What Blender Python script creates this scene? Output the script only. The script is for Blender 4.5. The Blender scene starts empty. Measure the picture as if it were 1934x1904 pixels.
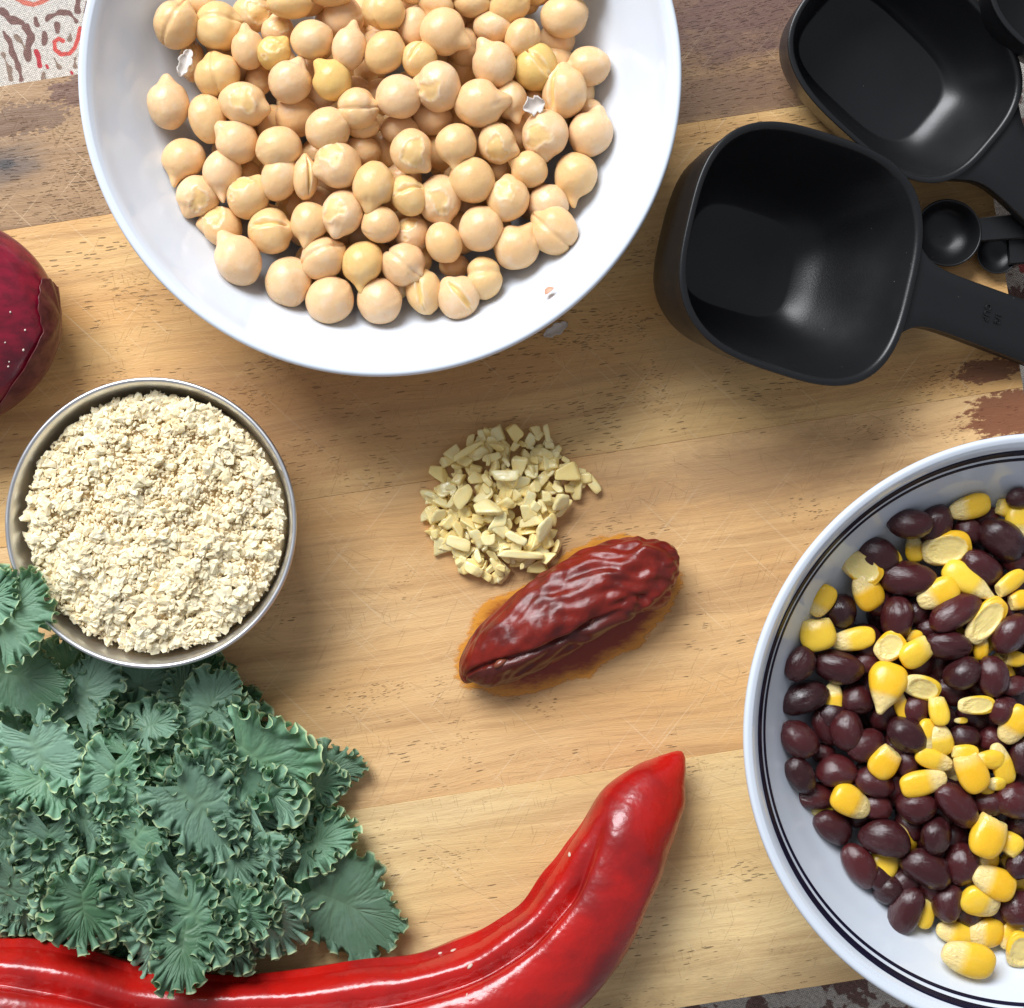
import bpy, bmesh, math, random
import numpy as np
from mathutils import Vector, Matrix, Euler, noise as mn

random.seed(7); rng = np.random.default_rng(7)
scene = bpy.context.scene
C = scene.collection
# ------------------------------------------------------------------ units
# The layout is laid out in "px": 80 px = 1 cm on the board.  The camera hangs 35 cm above it.
S = 1/8000.0
CX, CY, ZC = 967.0, 952.0, 2800.0
def wp(x, y, z=0.0):          # image position + height -> scene position in px units (x right, y up)
    k = (ZC - z)/ZC
    return Vector(((x-CX)*k, (CY-y)*k, z))
def M_(v): return Vector(v)*S

# ------------------------------------------------------------------ camera
cam_d = bpy.data.cameras.new('camera'); cam = bpy.data.objects.new('camera', cam_d); C.objects.link(cam)
cam.location = (0, 0, ZC*S)
cam_d.sensor_fit = 'HORIZONTAL'; cam_d.angle = 2*math.atan(967.0/ZC)
cam_d.clip_start = 0.01; cam_d.clip_end = 50
scene.camera = cam
# ------------------------------------------------------------------ world: dim even room light
w = bpy.data.worlds.new("World"); scene.world = w; w.use_nodes = True
bg = w.node_tree.nodes['Background']; bg.inputs[0].default_value = (0.86, 0.90, 1.0, 1); bg.inputs[1].default_value = 0.34
# ------------------------------------------------------------------ the window: a large area lamp beyond the top of the picture
def area(name, loc, target, sx, sy, power, col):
    d = bpy.data.lights.new(name, 'AREA'); d.shape = 'RECTANGLE'; d.size = sx; d.size_y = sy; d.energy = power; d.color = col
    o = bpy.data.objects.new(name, d); C.objects.link(o); o.location = loc
    o.rotation_euler = (Vector(target)-Vector(loc)).to_track_quat('-Z', 'Y').to_euler(); return o
area('window_light', (-0.42, 0.80, 0.86), (0, 0, 0), 0.80, 0.55, 25.0, (0.95, 0.97, 1.0))
scene.view_settings.view_transform = 'Standard'; scene.view_settings.look = 'None'
scene.view_settings.exposure = 0.0; scene.view_settings.gamma = 1.0
scene.cycles.max_bounces = 8
# ------------------------------------------------------------------ node helpers
class NT:
    def __init__(s, name):
        s.m = bpy.data.materials.new(name); s.m.use_nodes = True; s.t = s.m.node_tree
        s.t.nodes.clear(); s.out = s.n('ShaderNodeOutputMaterial'); s.bsdf = s.n('ShaderNodeBsdfPrincipled')
        s.t.links.new(s.bsdf.outputs[0], s.out.inputs[0])
        s.tc = s.n('ShaderNodeTexCoord')
    def n(s, typ, **kw):
        nd = s.t.nodes.new(typ)
        for k, v in kw.items(): setattr(nd, k, v)
        return nd
    def l(s, a, b): s.t.links.new(a, b)
    def val(s, sock, v):
        if hasattr(v, 'is_linked') or isinstance(v, bpy.types.NodeSocket): s.l(v, sock)
        else:
            if isinstance(v, (tuple, list)) and len(v) == 3 and sock.type == 'RGBA': v = (*v, 1)
            sock.default_value = v
    def math(s, op, a, b=0.0, c=0.0, clamp=False):
        nd = s.n('ShaderNodeMath', operation=op); nd.use_clamp = clamp
        s.val(nd.inputs[0], a); s.val(nd.inputs[1], b)
        if len(nd.inputs) > 2: s.val(nd.inputs[2], c)
        return nd.outputs[0]
    def mix(s, f, a, b, mode='MIX'):
        nd = s.n('ShaderNodeMix', data_type='RGBA', blend_type=mode)
        s.val(nd.inputs[0], f); s.val(nd.inputs[6], a); s.val(nd.inputs[7], b); return nd.outputs[2]
    def ramp(s, f, lo, hi, a=0.0, b=1.0, smooth=True):
        nd = s.n('ShaderNodeMapRange'); nd.interpolation_type = 'SMOOTHSTEP' if smooth else 'LINEAR'
        s.val(nd.inputs[0], f); nd.inputs[1].default_value = lo; nd.inputs[2].default_value = hi
        nd.inputs[3].default_value = a; nd.inputs[4].default_value = b; return nd.outputs[0]
    def mapping(s, vec, scale=(1, 1, 1), rot=(0, 0, 0), loc=(0, 0, 0)):
        nd = s.n('ShaderNodeMapping'); s.l(vec, nd.inputs[0])
        nd.inputs['Location'].default_value = loc; nd.inputs['Rotation'].default_value = rot; nd.inputs['Scale'].default_value = scale
        return nd.outputs[0]
    def noise(s, vec, scale, detail=3, rough=0.55, dist=0.0):
        nd = s.n('ShaderNodeTexNoise'); s.l(vec, nd.inputs['Vector'])
        nd.inputs['Scale'].default_value = scale; nd.inputs['Detail'].default_value = detail
        nd.inputs['Roughness'].default_value = rough; nd.inputs['Distortion'].default_value = dist
        return nd.outputs[0]
    def voro(s, vec, scale, feature='F1', rnd=1.0):
        nd = s.n('ShaderNodeTexVoronoi', feature=feature); s.l(vec, nd.inputs['Vector'])
        nd.inputs['Scale'].default_value = scale; nd.inputs['Randomness'].default_value = rnd; return nd
    def attr(s, name):
        nd = s.n('ShaderNodeAttribute'); nd.attribute_name = name; return nd
    def bump(s, h, strength=0.3, dist=0.0005, normal=None):
        nd = s.n('ShaderNodeBump'); s.l(h, nd.inputs['Height']); nd.inputs['Strength'].default_value = strength
        nd.inputs['Distance'].default_value = dist
        if normal is not None: s.l(normal, nd.inputs['Normal'])
        return nd.outputs[0]
    def set(s, **kw):
        for k, v in kw.items(): s.val(s.bsdf.inputs[k.replace('_', ' ')], v)
        if 'Coat_Normal' in kw: pass
        elif 'Normal' in kw: s.val(s.bsdf.inputs['Coat Normal'], kw['Normal'])
        return s.m
OBJ = lambda nt: nt.tc.outputs['Object']
GEN = lambda nt: nt.tc.outputs['Generated']
def objrand(nt):
    return nt.n('ShaderNodeObjectInfo').outputs['Random']
def hsv(nt, col, h=0.5, sat=1.0, v=1.0):
    nd = nt.n('ShaderNodeHueSaturation'); nt.val(nd.inputs['Hue'], h); nt.val(nd.inputs['Saturation'], sat); nt.val(nd.inputs['Value'], v)
    nt.val(nd.inputs['Color'], col); return nd.outputs[0]

# ------------------------------------------------------------------ mesh helpers
def mesh_np(name, V, F, mat=None, smooth=True, scale=S, attrs=None):
    """V (n,3) px; F (m,k) array of one face size, or list of arrays"""
    V = np.asarray(V, dtype=np.float64)*scale
    Fs = F if isinstance(F, list) else [F]
    me = bpy.data.meshes.new(name)
    me.vertices.add(len(V)); me.vertices.foreach_set('co', V.ravel())
    loops = np.concatenate([np.asarray(f).ravel() for f in Fs]).astype(np.int32)
    tot = np.concatenate([np.full(len(f), np.asarray(f).shape[1], dtype=np.int32) for f in Fs])
    st = np.concatenate([[0], np.cumsum(tot)[:-1]]).astype(np.int32)
    me.loops.add(len(loops)); me.loops.foreach_set('vertex_index', loops)
    me.polygons.add(len(tot)); me.polygons.foreach_set('loop_start', st)
    me.update(calc_edges=True); me.validate()
    me.polygons.foreach_set('use_smooth', np.full(len(me.polygons), smooth))
    for k, a in (attrs or {}).items():
        a = np.asarray(a, dtype=np.float32)
        if a.ndim == 1:
            at = me.attributes.new(k, 'FLOAT', 'POINT'); at.data.foreach_set('value', a)
        else:
            at = me.attributes.new(k, 'FLOAT_COLOR', 'POINT'); at.data.foreach_set('color', np.c_[a, np.ones(len(a))].ravel().astype(np.float32))
    if mat: me.materials.append(mat)
    return me
def link(name, me, parent=None, loc=None, rot=None):
    o = bpy.data.objects.new(name, me); C.objects.link(o)
    if parent is not None: o.parent = parent
    if loc is not None: o.location = loc
    if rot is not None: o.rotation_euler = rot
    return o
def tag(o, label=None, cat=None, group=None, kind=None):
    if label: o['label'] = label
    if cat: o['category'] = cat
    if group: o['group'] = group
    if kind: o['kind'] = kind
    return o
def empty(name, loc, rot=(0, 0, 0)):
    o = bpy.data.objects.new(name, None); C.objects.link(o); o.location = loc; o.rotation_euler = rot
    o.empty_display_size = 0.01; return o
def grid_faces(nu, nv, wrap_u=False, wrap_v=False):
    I = np.arange(nu*nv).reshape(nu, nv)
    a = I; 
    if wrap_u: a = np.vstack([a, a[:1]])
    if wrap_v: a = np.hstack([a, a[:, :1]])
    return np.stack([a[:-1, :-1], a[1:, :-1], a[1:, 1:], a[:-1, 1:]], -1).reshape(-1, 4)
def lathe(profile, n=160, center_cap=True):
    P = np.array(profile, float); th = np.linspace(0, 2*math.pi, n, endpoint=False)
    V = np.stack([P[:, 0:1]*np.cos(th), P[:, 0:1]*np.sin(th), np.repeat(P[:, 1:2], n, 1)], -1)  # (k,n,3)
    return V.reshape(-1, 3), grid_faces(len(P), n, wrap_v=True)
def smooth_profile(pts, n=8):
    """Catmull-Rom through pts"""
    P = [np.array(p, float) for p in pts]; P = [2*P[0]-P[1]] + P + [2*P[-1]-P[-2]]; out = []
    for i in range(1, len(P)-2):
        for t in np.linspace(0, 1, n, endpoint=False):
            p0, p1, p2, p3 = P[i-1:i+3]
            out.append(0.5*((2*p1)+(-p0+p2)*t+(2*p0-5*p1+4*p2-p3)*t*t+(-p0+3*p1-3*p2+p3)*t**3))
    out.append(P[-2]); return np.array(out)
def vnoise(P, freq, seed=0, octv=3):
    """numpy sum-of-sines pseudo noise for arrays (n,3)"""
    r = np.random.default_rng(seed); out = np.zeros(len(P)); amp = 1.0; tot = 0
    for o in range(octv):
        for k in range(5):
            d = r.normal(size=3); d /= np.linalg.norm(d)
            out += amp*np.sin(P@d*freq*(2**o)*(0.7+0.6*r.random())+r.random()*6.28+1.2*np.sin(P@np.roll(d, 1)*freq*(2**o)*0.8+r.random()*6.28))
        tot += amp*1.8; amp *= 0.5
    return out/tot

# ================================================================== MATERIALS
TH = math.atan(0.157)
def wood_mat(name, pale, mid, dark, dens, stains_and_shade=(), knot=None, seed=0.0, sheen=0.42):
    """grain runs along object X; px units are 1/8000 m"""
    nt = NT(name); v = nt.n('ShaderNodeVectorMath', operation='SCALE'); nt.l(OBJ(nt), v.inputs[0]); v.inputs['Scale'].default_value = 8000/100.0
    p = nt.mapping(v.outputs[0], loc=(seed, seed*1.7, 0))      # 1 unit = 100 px
    base = OBJ(nt)
    wv = nt.n('ShaderNodeVectorMath', operation='ADD'); nt.l(p, wv.inputs[0])
    wn = nt.n('ShaderNodeTexNoise'); nt.l(nt.mapping(p, scale=(0.25, 0.9, 1)), wn.inputs['Vector']); wn.inputs['Scale'].default_value = 1.0; wn.inputs['Detail'].default_value = 2
    sc = nt.n('ShaderNodeVectorMath', operation='MULTIPLY'); nt.l(wn.outputs[1], sc.inputs[0]); sc.inputs[1].default_value = (0.0, 0.5, 0)
    nt.l(sc.outputs[0], wv.inputs[1]); g = wv.outputs[0]
    broad = nt.noise(nt.mapping(g, scale=(0.13, 0.55, 1)), 1.0, 3, 0.5)
    bands = nt.noise(nt.mapping(g, scale=(0.10, 3.0, 1)), 1.0, 4, 0.6)
    fine = nt.noise(nt.mapping(g, scale=(0.8, 16.0, 1)), 1.0, 4, 0.65)
    vfine = nt.noise(nt.mapping(g, scale=(6, 60.0, 1)), 1.0, 2, 0.6)
    c = nt.mix(nt.ramp(broad, 0.30, 0.70), pale, mid)
    c = nt.mix(nt.math('MULTIPLY', nt.ramp(bands, 0.45, 0.75), 0.55), c, dark)
    c = nt.mix(nt.math('MULTIPLY', nt.ramp(fine, 0.42, 0.75), 0.38), c, dark)
    c = nt.mix(nt.math('MULTIPLY', nt.ramp(vfine, 0.5, 0.8), 0.22), c, dark)
    # pores: short dark dashes along the grain
    hsum = None; masks = []
    for k, (sx, sy, th, dm) in enumerate(((3.2, 24, 0.22, dens), (1.7, 15, 0.15, dens*0.9), (6.5, 42, 0.22, dens*0.8))):
        vo = nt.voro(nt.mapping(g, scale=(sx, sy, 1), loc=(k*7.3, k*3.1, 0)), 1.0)
        dm_n = nt.noise(nt.mapping(p, scale=(0.55, 0.9, 1), loc=(k*5, k, 0)), 1.0, 3, 0.6)
        jag = nt.math('MULTIPLY', nt.math('SUBTRACT', nt.noise(nt.mapping(p, scale=(30, 60, 1)), 1.0, 1), 0.5), 0.20)
        gate = nt.ramp(dm_n, 0.64-0.28*dm, 0.76-0.28*dm)
        d = nt.math('SUBTRACT', nt.math('ADD', vo.outputs['Distance'], jag), nt.math('MULTIPLY', gate, th*1.0))
        masks.append(nt.math('MULTIPLY', nt.ramp(d, -0.05, 0.05, 1, 0), gate))
    pore = nt.math('MAXIMUM', nt.math('MAXIMUM', masks[0], masks[1]), masks[2])
    # knife scratches
    sm = []
    for k, (ang, sx, sy) in enumerate(((0.62, 0.55, 26), (-1.05, 0.8, 30), (1.5, 1.2, 30), (0.12, 0.32, 30), (2.2, 0.6, 34))):
        pd = nt.mapping(nt.mapping(p, rot=(0, 0, ang)), scale=(sx, sy, 1), loc=(k*3.7, k*9.1, 0))
        vo = nt.voro(pd, 1.0)
        gt = nt.ramp(nt.noise(nt.mapping(p, loc=(k*11, 3, 0)), 0.7, 2), 0.50, 0.62)
        jag = nt.math('MULTIPLY', nt.math('SUBTRACT', nt.noise(p, 25, 1), 0.5), 0.14)
        sm.append(nt.math('MULTIPLY', nt.ramp(nt.math('ADD', vo.outputs['Distance'], jag), 0.10, 0.17, 1, 0), gt))
    scr = sm[0]
    for s_ in sm[1:]: scr = nt.math('MAXIMUM', scr, s_)
    c = nt.mix(nt.math('MULTIPLY', scr, 0.15), c, nt.mix(0.5, dark, (0.06, 0.035, 0.02)))
    c = nt.mix(nt.math('MULTIPLY', pore, 0.62), c, (0.07, 0.036, 0.017))
    # light fine cross scratches
    lm = nt.noise(nt.mapping(nt.mapping(p, rot=(0, 0, 0.9)), scale=(0.5, 34, 1)), 1.0, 2)
    lm2 = nt.noise(nt.mapping(nt.mapping(p, rot=(0, 0, -0.75)), scale=(0.5, 34, 1)), 1.0, 2)
    c = nt.mix(nt.math('MULTIPLY', nt.ramp(nt.math('MAXIMUM', lm, lm2), 0.64, 0.74), 0.40), c, (0.84, 0.66, 0.42))
    if knot:
        kx, ky, rx, ry = knot
        q = nt.mapping(p, loc=(-seed, -seed*1.7, 0)); q = nt.mapping(q, loc=(-kx/100/(rx/100), -ky/100/(ry/100), 0), scale=(100/rx, 100/ry, 0))
        ln = nt.n('ShaderNodeVectorMath', operation='LENGTH'); nt.l(q, ln.inputs[0])
        dd = nt.math('ADD', ln.outputs['Value'], nt.math('MULTIPLY', nt.math('SUBTRACT', nt.noise(nt.mapping(p, scale=(1, 4, 1)), 1.6, 4), 0.5), 1.3))
        c = nt.mix(nt.ramp(dd, 0.15, 1.5, 0.85, 0), c, (0.13, 0.098, 0.082)); c = nt.mix(nt.ramp(dd, 0.0, 0.30, 0.8, 0), c, (0.045, 0.043, 0.046))
    for (kx, ky, rx, ry, col, amt, soft, nscale) in stains_and_shade:
        q = nt.mapping(v.outputs[0], loc=(-kx/rx, -ky/ry, 0), scale=(100/rx, 100/ry, 0))
        ln = nt.n('ShaderNodeVectorMath', operation='LENGTH'); nt.l(q, ln.inputs[0])
        nz = nt.math('MULTIPLY', nt.math('SUBTRACT', nt.noise(nt.mapping(p, scale=(1, 2.2, 1)), nscale, 6, 0.68), 0.5), 2.4)
        c = nt.mix(nt.ramp(nt.math('ADD', ln.outputs['Value'], nz), 1.0-soft, 1.0+soft, amt, 0), c, col)
    h = nt.math('ADD', nt.math('MULTIPLY', nt.math('MAXIMUM', pore, nt.math('MULTIPLY', scr, .35)), -1.0), nt.math('MULTIPLY', nt.math('ADD', fine, vfine), 0.35))
    nt.set(Base_Color=c, Roughness=nt.ramp(fine, 0.3, 0.7, sheen, sheen+0.14), Normal=nt.bump(h, 0.7, 0.00030))
    nt.bsdf.inputs['Specular IOR Level'].default_value = 0.38
    return nt.m

# ================================================================== TABLECLOTH
def tablecloth():
    def cap_dist(P, a, b):
        a = np.array(a); b = np.array(b); ab = b-a; t = np.clip(((P-a)@ab)/max(ab@ab, 1e-9), 0, 1)
        return np.linalg.norm(P-a-t[:, None]*ab, axis=1)
    xs = np.concatenate([np.linspace(-900, -30, 16), np.arange(-28, 190, 1.25), np.linspace(200, 3200, 60)])
    ys = np.concatenate([np.linspace(-1300, -45, 20), np.arange(-40, 200, 1.25), np.linspace(210, 2900, 60)])
    Zt = -150.0
    X, Y = np.meshgrid(xs, ys, indexing='ij'); P = np.stack([X.ravel(), Y.ravel()], -1)
    k = (ZC-Zt)/ZC
    V = np.c_[(P[:, 0]-CX)*k, (CY-P[:, 1])*k, Zt+3*np.sin(P[:, 0]/170)*np.sin(P[:, 1]/210)]
    col = np.tile(np.array([0.62, 0.58, 0.52]), (len(P), 1))
    wob = 5*np.sin(P[:, 0]/5+np.sin(P[:, 1]/7))+4*np.sin(P[:, 1]/4.3)
    f = 1/6.303
    def stroke(pts, wd, c, w0=0.35):
        nonlocal col
        d = np.full(len(P), 1e9)
        for a, b in zip(pts[:-1], pts[1:]): d = np.minimum(d, cap_dist(P/f, a, b))
        m = np.clip((wd*0.5-d-wob*w0)/5+0.5, 0, 1)[:, None]; col = col*(1-m)+np.array(c)*m
    br = (0.20, 0.105, 0.09); br2 = (0.27, 0.19, 0.145); red = (0.62, 0.09, 0.075); dred = (0.48, 0.04, 0.055)
    for pts in ([(20, 120), (100, 220), (250, 260)], [(300, 330), (380, 420), (330, 560), (330, 700)]): stroke(pts, 88, br, 2)
    for pts in ([(40, 380), (100, 480), (150, 620), (220, 760), (250, 950)], [(560, 220), (700, 160), (820, 150), (900, 240)], [(670, 280), (680, 380)],
                [(430, 220), (440, 300)], [(530, 400), (520, 520)], [(930, 20), (920, 140)], [(1030, 30), (1030, 150)]): stroke(pts, 62, br, 2)
    for pts in ([(30, 640), (100, 800), (130, 930)], [(840, 400), (840, 480)], [(890, 710), (890, 790)], [(520, 890), (520, 940)], [(200, 420), (290, 560)], [(700, 800), (650, 700)]): stroke(pts, 52, br2, 2.2)
    stroke([(180, -30), (280, 30), (400, 55), (500, 20), (590, -30)], 60, (0.62, 0.17, 0.12), 0.5)
    stroke([(750, 490), (700, 462), (650, 500), (655, 590), (730, 650), (830, 640), (890, 570), (930, 460), (955, 340)], 50, red, 0.3)
    stroke([(430, 610), (460, 690), (475, 785)], 62, dred, 0.6); stroke([(555, 780), (570, 810)], 30, dred); stroke([(850, 860), (862, 880)], 36, dred)
    # further out the same kind of print, loose blotches
    far = ((P[:, 0] > 195) | (P[:, 1] > 205) | (P[:, 0] < -29) | (P[:, 1] < -41))
    nt = NT('printed_linen'); a = nt.attr('print'); o = OBJ(nt)
    blot = nt.noise(nt.mapping(o, scale=(8000/100,)*3), 1.3, 4, 0.6)
    c = nt.mix(nt.math('MULTIPLY', nt.ramp(blot, 0.50, 0.54), nt.attr('far').outputs['Fac']), a.outputs['Color'], (0.21, 0.12, 0.10))
    blot2 = nt.noise(nt.mapping(o, scale=(8000/100,)*3, loc=(9, 4, 0)), 0.9, 3, 0.5)
    c = nt.mix(nt.math('MULTIPLY', nt.ramp(blot2, 0.62, 0.65), nt.attr('far').outputs['Fac']), c, (0.46, 0.08, 0.07))
    q = nt.mapping(o, rot=(0, 0, -0.35), scale=(8000, 8000, 8000)); sx = nt.n('ShaderNodeSeparateXYZ'); nt.l(q, sx.inputs[0])
    wob_n = nt.math('MULTIPLY', nt.math('SUBTRACT', nt.noise(nt.mapping(o, scale=(8000/100,)*3), 6.0, 2), 0.5), 5.0)
    wx = nt.math('SINE', nt.math('MULTIPLY', nt.math('ADD', sx.outputs[0], wob_n), 6.283/5.4)); wy = nt.math('SINE', nt.math('MULTIPLY', nt.math('ADD', sx.outputs[1], wob_n), 6.283/4.6))
    wv = nt.math('MULTIPLY', nt.math('ADD', nt.math('MULTIPLY', wx, wy), 1.0), 0.5)
    fz = nt.noise(nt.mapping(o, scale=(8000/100,)*3), 18.0, 3)
    c = nt.mix(nt.ramp(wv, 0.62, 0.08, 0, 0.6), c, nt.mix(0.72, c, (0.06, 0.05, 0.05)), )
    c = hsv(nt, c, v=nt.ramp(fz, 0.3, 0.7, 0.8, 1.2))
    nt.set(Base_Color=c, Roughness=0.85, Normal=nt.bump(wv, 0.6, 0.0003))
    me = mesh_np('tablecloth', V, grid_faces(len(xs), len(ys)), nt.m, attrs={'print': col, 'far': far.astype(float)})
    me.flip_normals()
    o = link('tablecloth', me); tag(o, 'cream linen tablecloth with red scrolls and brown blotches under the board', 'tablecloth', kind='structure')
tablecloth()

# ================================================================== CUTTING BOARD
BZ0 = -148.0
board = empty('cutting_board', M_((0, 0, BZ0)), (0, 0, TH))
tag(board, 'worn wooden cutting board of glued brown and blond planks, scratched and stained', 'cutting board')
ux = Vector((math.cos(TH), math.sin(TH), 0)); uy = Vector((-math.sin(TH), math.cos(TH), 0))
def bl(x, y):      # image (at board level) -> board local px
    v = wp(x, y, 0); return v.dot(ux), v.dot(uy)
seam_y = [bl(0, 163)[1], bl(0, 437)[1], bl(0, 1035)[1], bl(0, 1635)[1], bl(0, 2105)[1]]
xr = bl(1922, 667)[0]; xl = xr - 3100
def spec(x, y, rx, ry, col, amt, soft, ns):
    a, b = bl(x, y); return (a, b, rx, ry, col, amt, soft, ns)
wm = [
 wood_mat('walnut_brown_wood', (0.44, 0.28, 0.14), (0.31, 0.175, 0.08), (0.15, 0.078, 0.042), 0.9,
          stains_and_shade=(spec(1390, 20, 200, 95, (0.115, 0.058, 0.052), .85, .6, 1.2), spec(150, 170, 55, 26, (0.13, 0.06, 0.045), .8, .12, 5), spec(40, 225, 90, 30, (0.14, 0.075, 0.045), .75, .1, 7),
                  spec(1380, 175, 190, 40, (0.17, 0.095, 0.06), .7, .5, 1.5)),
          knot=(*bl(10, 312), 70, 44), seed=3.1),
 wood_mat('blond_upper_wood', (0.77, 0.51, 0.215), (0.67, 0.36, 0.12), (0.36, 0.18, 0.07), 0.55,
          stains_and_shade=(spec(560, 800, 420, 120, (0.50, 0.255, 0.11), .55, .8, 0.6), spec(1865, 700, 62, 22, (0.17, 0.062, 0.03), .9, .10, 5), spec(1500, 640, 300, 60, (0.55, 0.40, 0.21), .5, .8, .8)), seed=11.7),  # broad orange-brown patch is the chickpea bowl's soft shadow painted into the wood
 wood_mat('tan_middle_wood', (0.77, 0.50, 0.235), (0.70, 0.40, 0.155), (0.38, 0.20, 0.085), 0.38,
          stains_and_shade=(spec(1920, 780, 95, 50, (0.20, 0.065, 0.03), .92, .12, 4), spec(1400, 900, 260, 60, (0.34, 0.20, 0.105), .6, .8, 1.0), spec(1210, 1130, 70, 30, (0.55, 0.30, 0.10), .35, .6, 1.0)), seed=23.9),
 wood_mat('pale_lower_wood', (0.84, 0.64, 0.33), (0.75, 0.51, 0.22), (0.43, 0.26, 0.115), 0.50,
          stains_and_shade=(spec(1500, 1870, 300, 60, (0.34, 0.22, 0.105), .7, .8, 0.9),), seed=37.3)]
for i in range(4):
    y1, y0 = seam_y[i], seam_y[i+1]; g = 0.12
    bm = bmesh.new(); bmesh.ops.create_cube(bm, size=1)
    for v in bm.verts:
        v.co = Vector(((xl if v.co.x < 0 else xr)*S, ((y0+g) if v.co.y < 0 else (y1-g))*S, (0 if v.co.z < 0 else -BZ0 + (0.0, .5, -.4, .3)[i])*S))
    bmesh.ops.bevel(bm, geom=[e for e in bm.edges], offset=(0.7)*S, segments=2, affect='EDGES', profile=0.6)
    me = bpy.data.meshes.new('plank'); bm.to_mesh(me); bm.free(); me.materials.append(wm[i])
    o = link('plank', me, board)
    o['label'] = ('dark brown plank with a black knot', 'blond plank below the brown one', 'tan middle plank', 'pale scratched lower plank')[i]

# ================================================================== BOWLS
def ceramic(name, col, rough=0.10):
    nt = NT(name); nz = nt.noise(nt.mapping(OBJ(nt), scale=(8000/100,)*3), 0.6, 2)
    spk = nt.voro(nt.mapping(OBJ(nt), scale=(8000/100,)*3), 2.2)
    c = nt.mix(nt.ramp(nz, 0.3, 0.7, 0, 0.12), col, tuple(x*0.93 for x in col))
    c = nt.mix(nt.ramp(spk.outputs['Distance'], 0.012, 0.02, 0.7, 0), c, (0.25, 0.24, 0.24))
    nt.set(Base_Color=c, Roughness=rough, Normal=nt.bump(nz, 0.04, 0.0005)); nt.bsdf.inputs['Coat Weight'].default_value = 0.3
    nt.bsdf.inputs['Coat Roughness'].default_value = 0.04
    return nt.m
white_glaze = ceramic('white_glaze', (0.68, 0.735, 0.81)); lp_ = NT('navy_line_glaze'); line_paint = lp_.set(Base_Color=(0.006, 0.005, 0.022), Roughness=0.35); lp_.bsdf.inputs['Specular IOR Level'].default_value = .2
RIMZ = 280.0
def bowl(name, cx, cy, R, label, striped=False):
    c = wp(cx, cy, RIMZ); k = (ZC-RIMZ)/ZC; Rw = R*k
    root = empty(name, M_((c.x, c.y, 0.6))); tag(root, label, 'bowl')
    outer = [(Rw*0.50, 8), (Rw*0.50, 0), (Rw*0.54, 0), (Rw*0.56, 20), (Rw*0.66, 60), (Rw*0.80, 130), (Rw*0.90, 200), (Rw*0.955, 250)]
    o1 = smooth_profile(outer[3:], 6)
    lip = [(Rw*0.975, 266), (Rw*0.990, 274), (Rw, 280), (Rw*0.998, 287), (Rw*0.988, 290), (Rw*0.972, 287.5)]
    inner = [(Rw*0.972, 287.5), (Rw*0.955, 276), (Rw*0.925, 248), (Rw*0.87, 205), (Rw*0.79, 150), (Rw*0.66, 98), (Rw*0.48, 62), (Rw*0.25, 46), (2.0, 42)]
    prof = np.vstack([[(2, 10), (Rw*0.48, 10), (Rw*0.50, 0), (Rw*0.54, 0)], o1, smooth_profile(lip, 4)[1:-1], smooth_profile(inner, 8)])
    V, F = lathe(prof, 200)
    o = link('bowl_body', mesh_np('bowl_body', V, F, white_glaze), root)
    if striped:
        ip = smooth_profile(inner, 8)
        for (ra, rb) in ((0.947, 0.931), (0.9215, 0.9135)):
            rs = np.linspace(ra, rb, 5)*Rw; order = np.argsort(ip[:, 0]); zs = np.interp(rs, ip[order, 0], ip[order, 1])
            # proud of the glaze by 0.6 px, along the wall normal
            pr = np.c_[rs-1.3*0.8, zs+1.3*0.5]
            pr = np.vstack([[rs[0]+1.5, zs[0]-1.2], pr, [rs[-1]+1.5, zs[-1]-1.2]])
            V, F = lathe(pr, 300)
            s = link('painted_line', mesh_np('painted_line', V, F, line_paint), root)
            s['label'] = 'thick navy line' if ra > .93 else 'thin navy line'
    return root, c
wb, WBC = bowl('white_bowl', 718, 143, 569, 'plain white glazed bowl holding the chickpeas')
bb, BBC = bowl('striped_bowl', 1974, 1389, 571, 'white bowl with two navy rim lines holding black beans and corn', True)
# small dried smear on the rim
def smear(px, py, pts, col, label, z, nrm=None):
    nt = NT('dried_smear_color'); nt.set(Base_Color=col, Roughness=0.5)
    V = []; c = wp(px, py, z)
    n = len(pts)
    top = [(x, y, 1.2) for x, y in pts]; bot = [(x*1.05, y*1.05, 0) for x, y in pts]
    V = np.array(top+bot+[(0, 0, 1.6)]); q = [(i, (i+1) % n, n+(i+1) % n, n+i) for i in range(n)]; t = [((i+1) % n, i, 2*n) for i in range(n)]
    me = mesh_np('dried_smear', V, [np.array(q), np.array(t)], nt.m)
    o = link('dried_smear', me, None, M_(c)); 
    if nrm is not None: o.rotation_euler = Vector(nrm).to_track_quat('Z', 'Y').to_euler()
    tag(o, label, 'food smear'); return o

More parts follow.
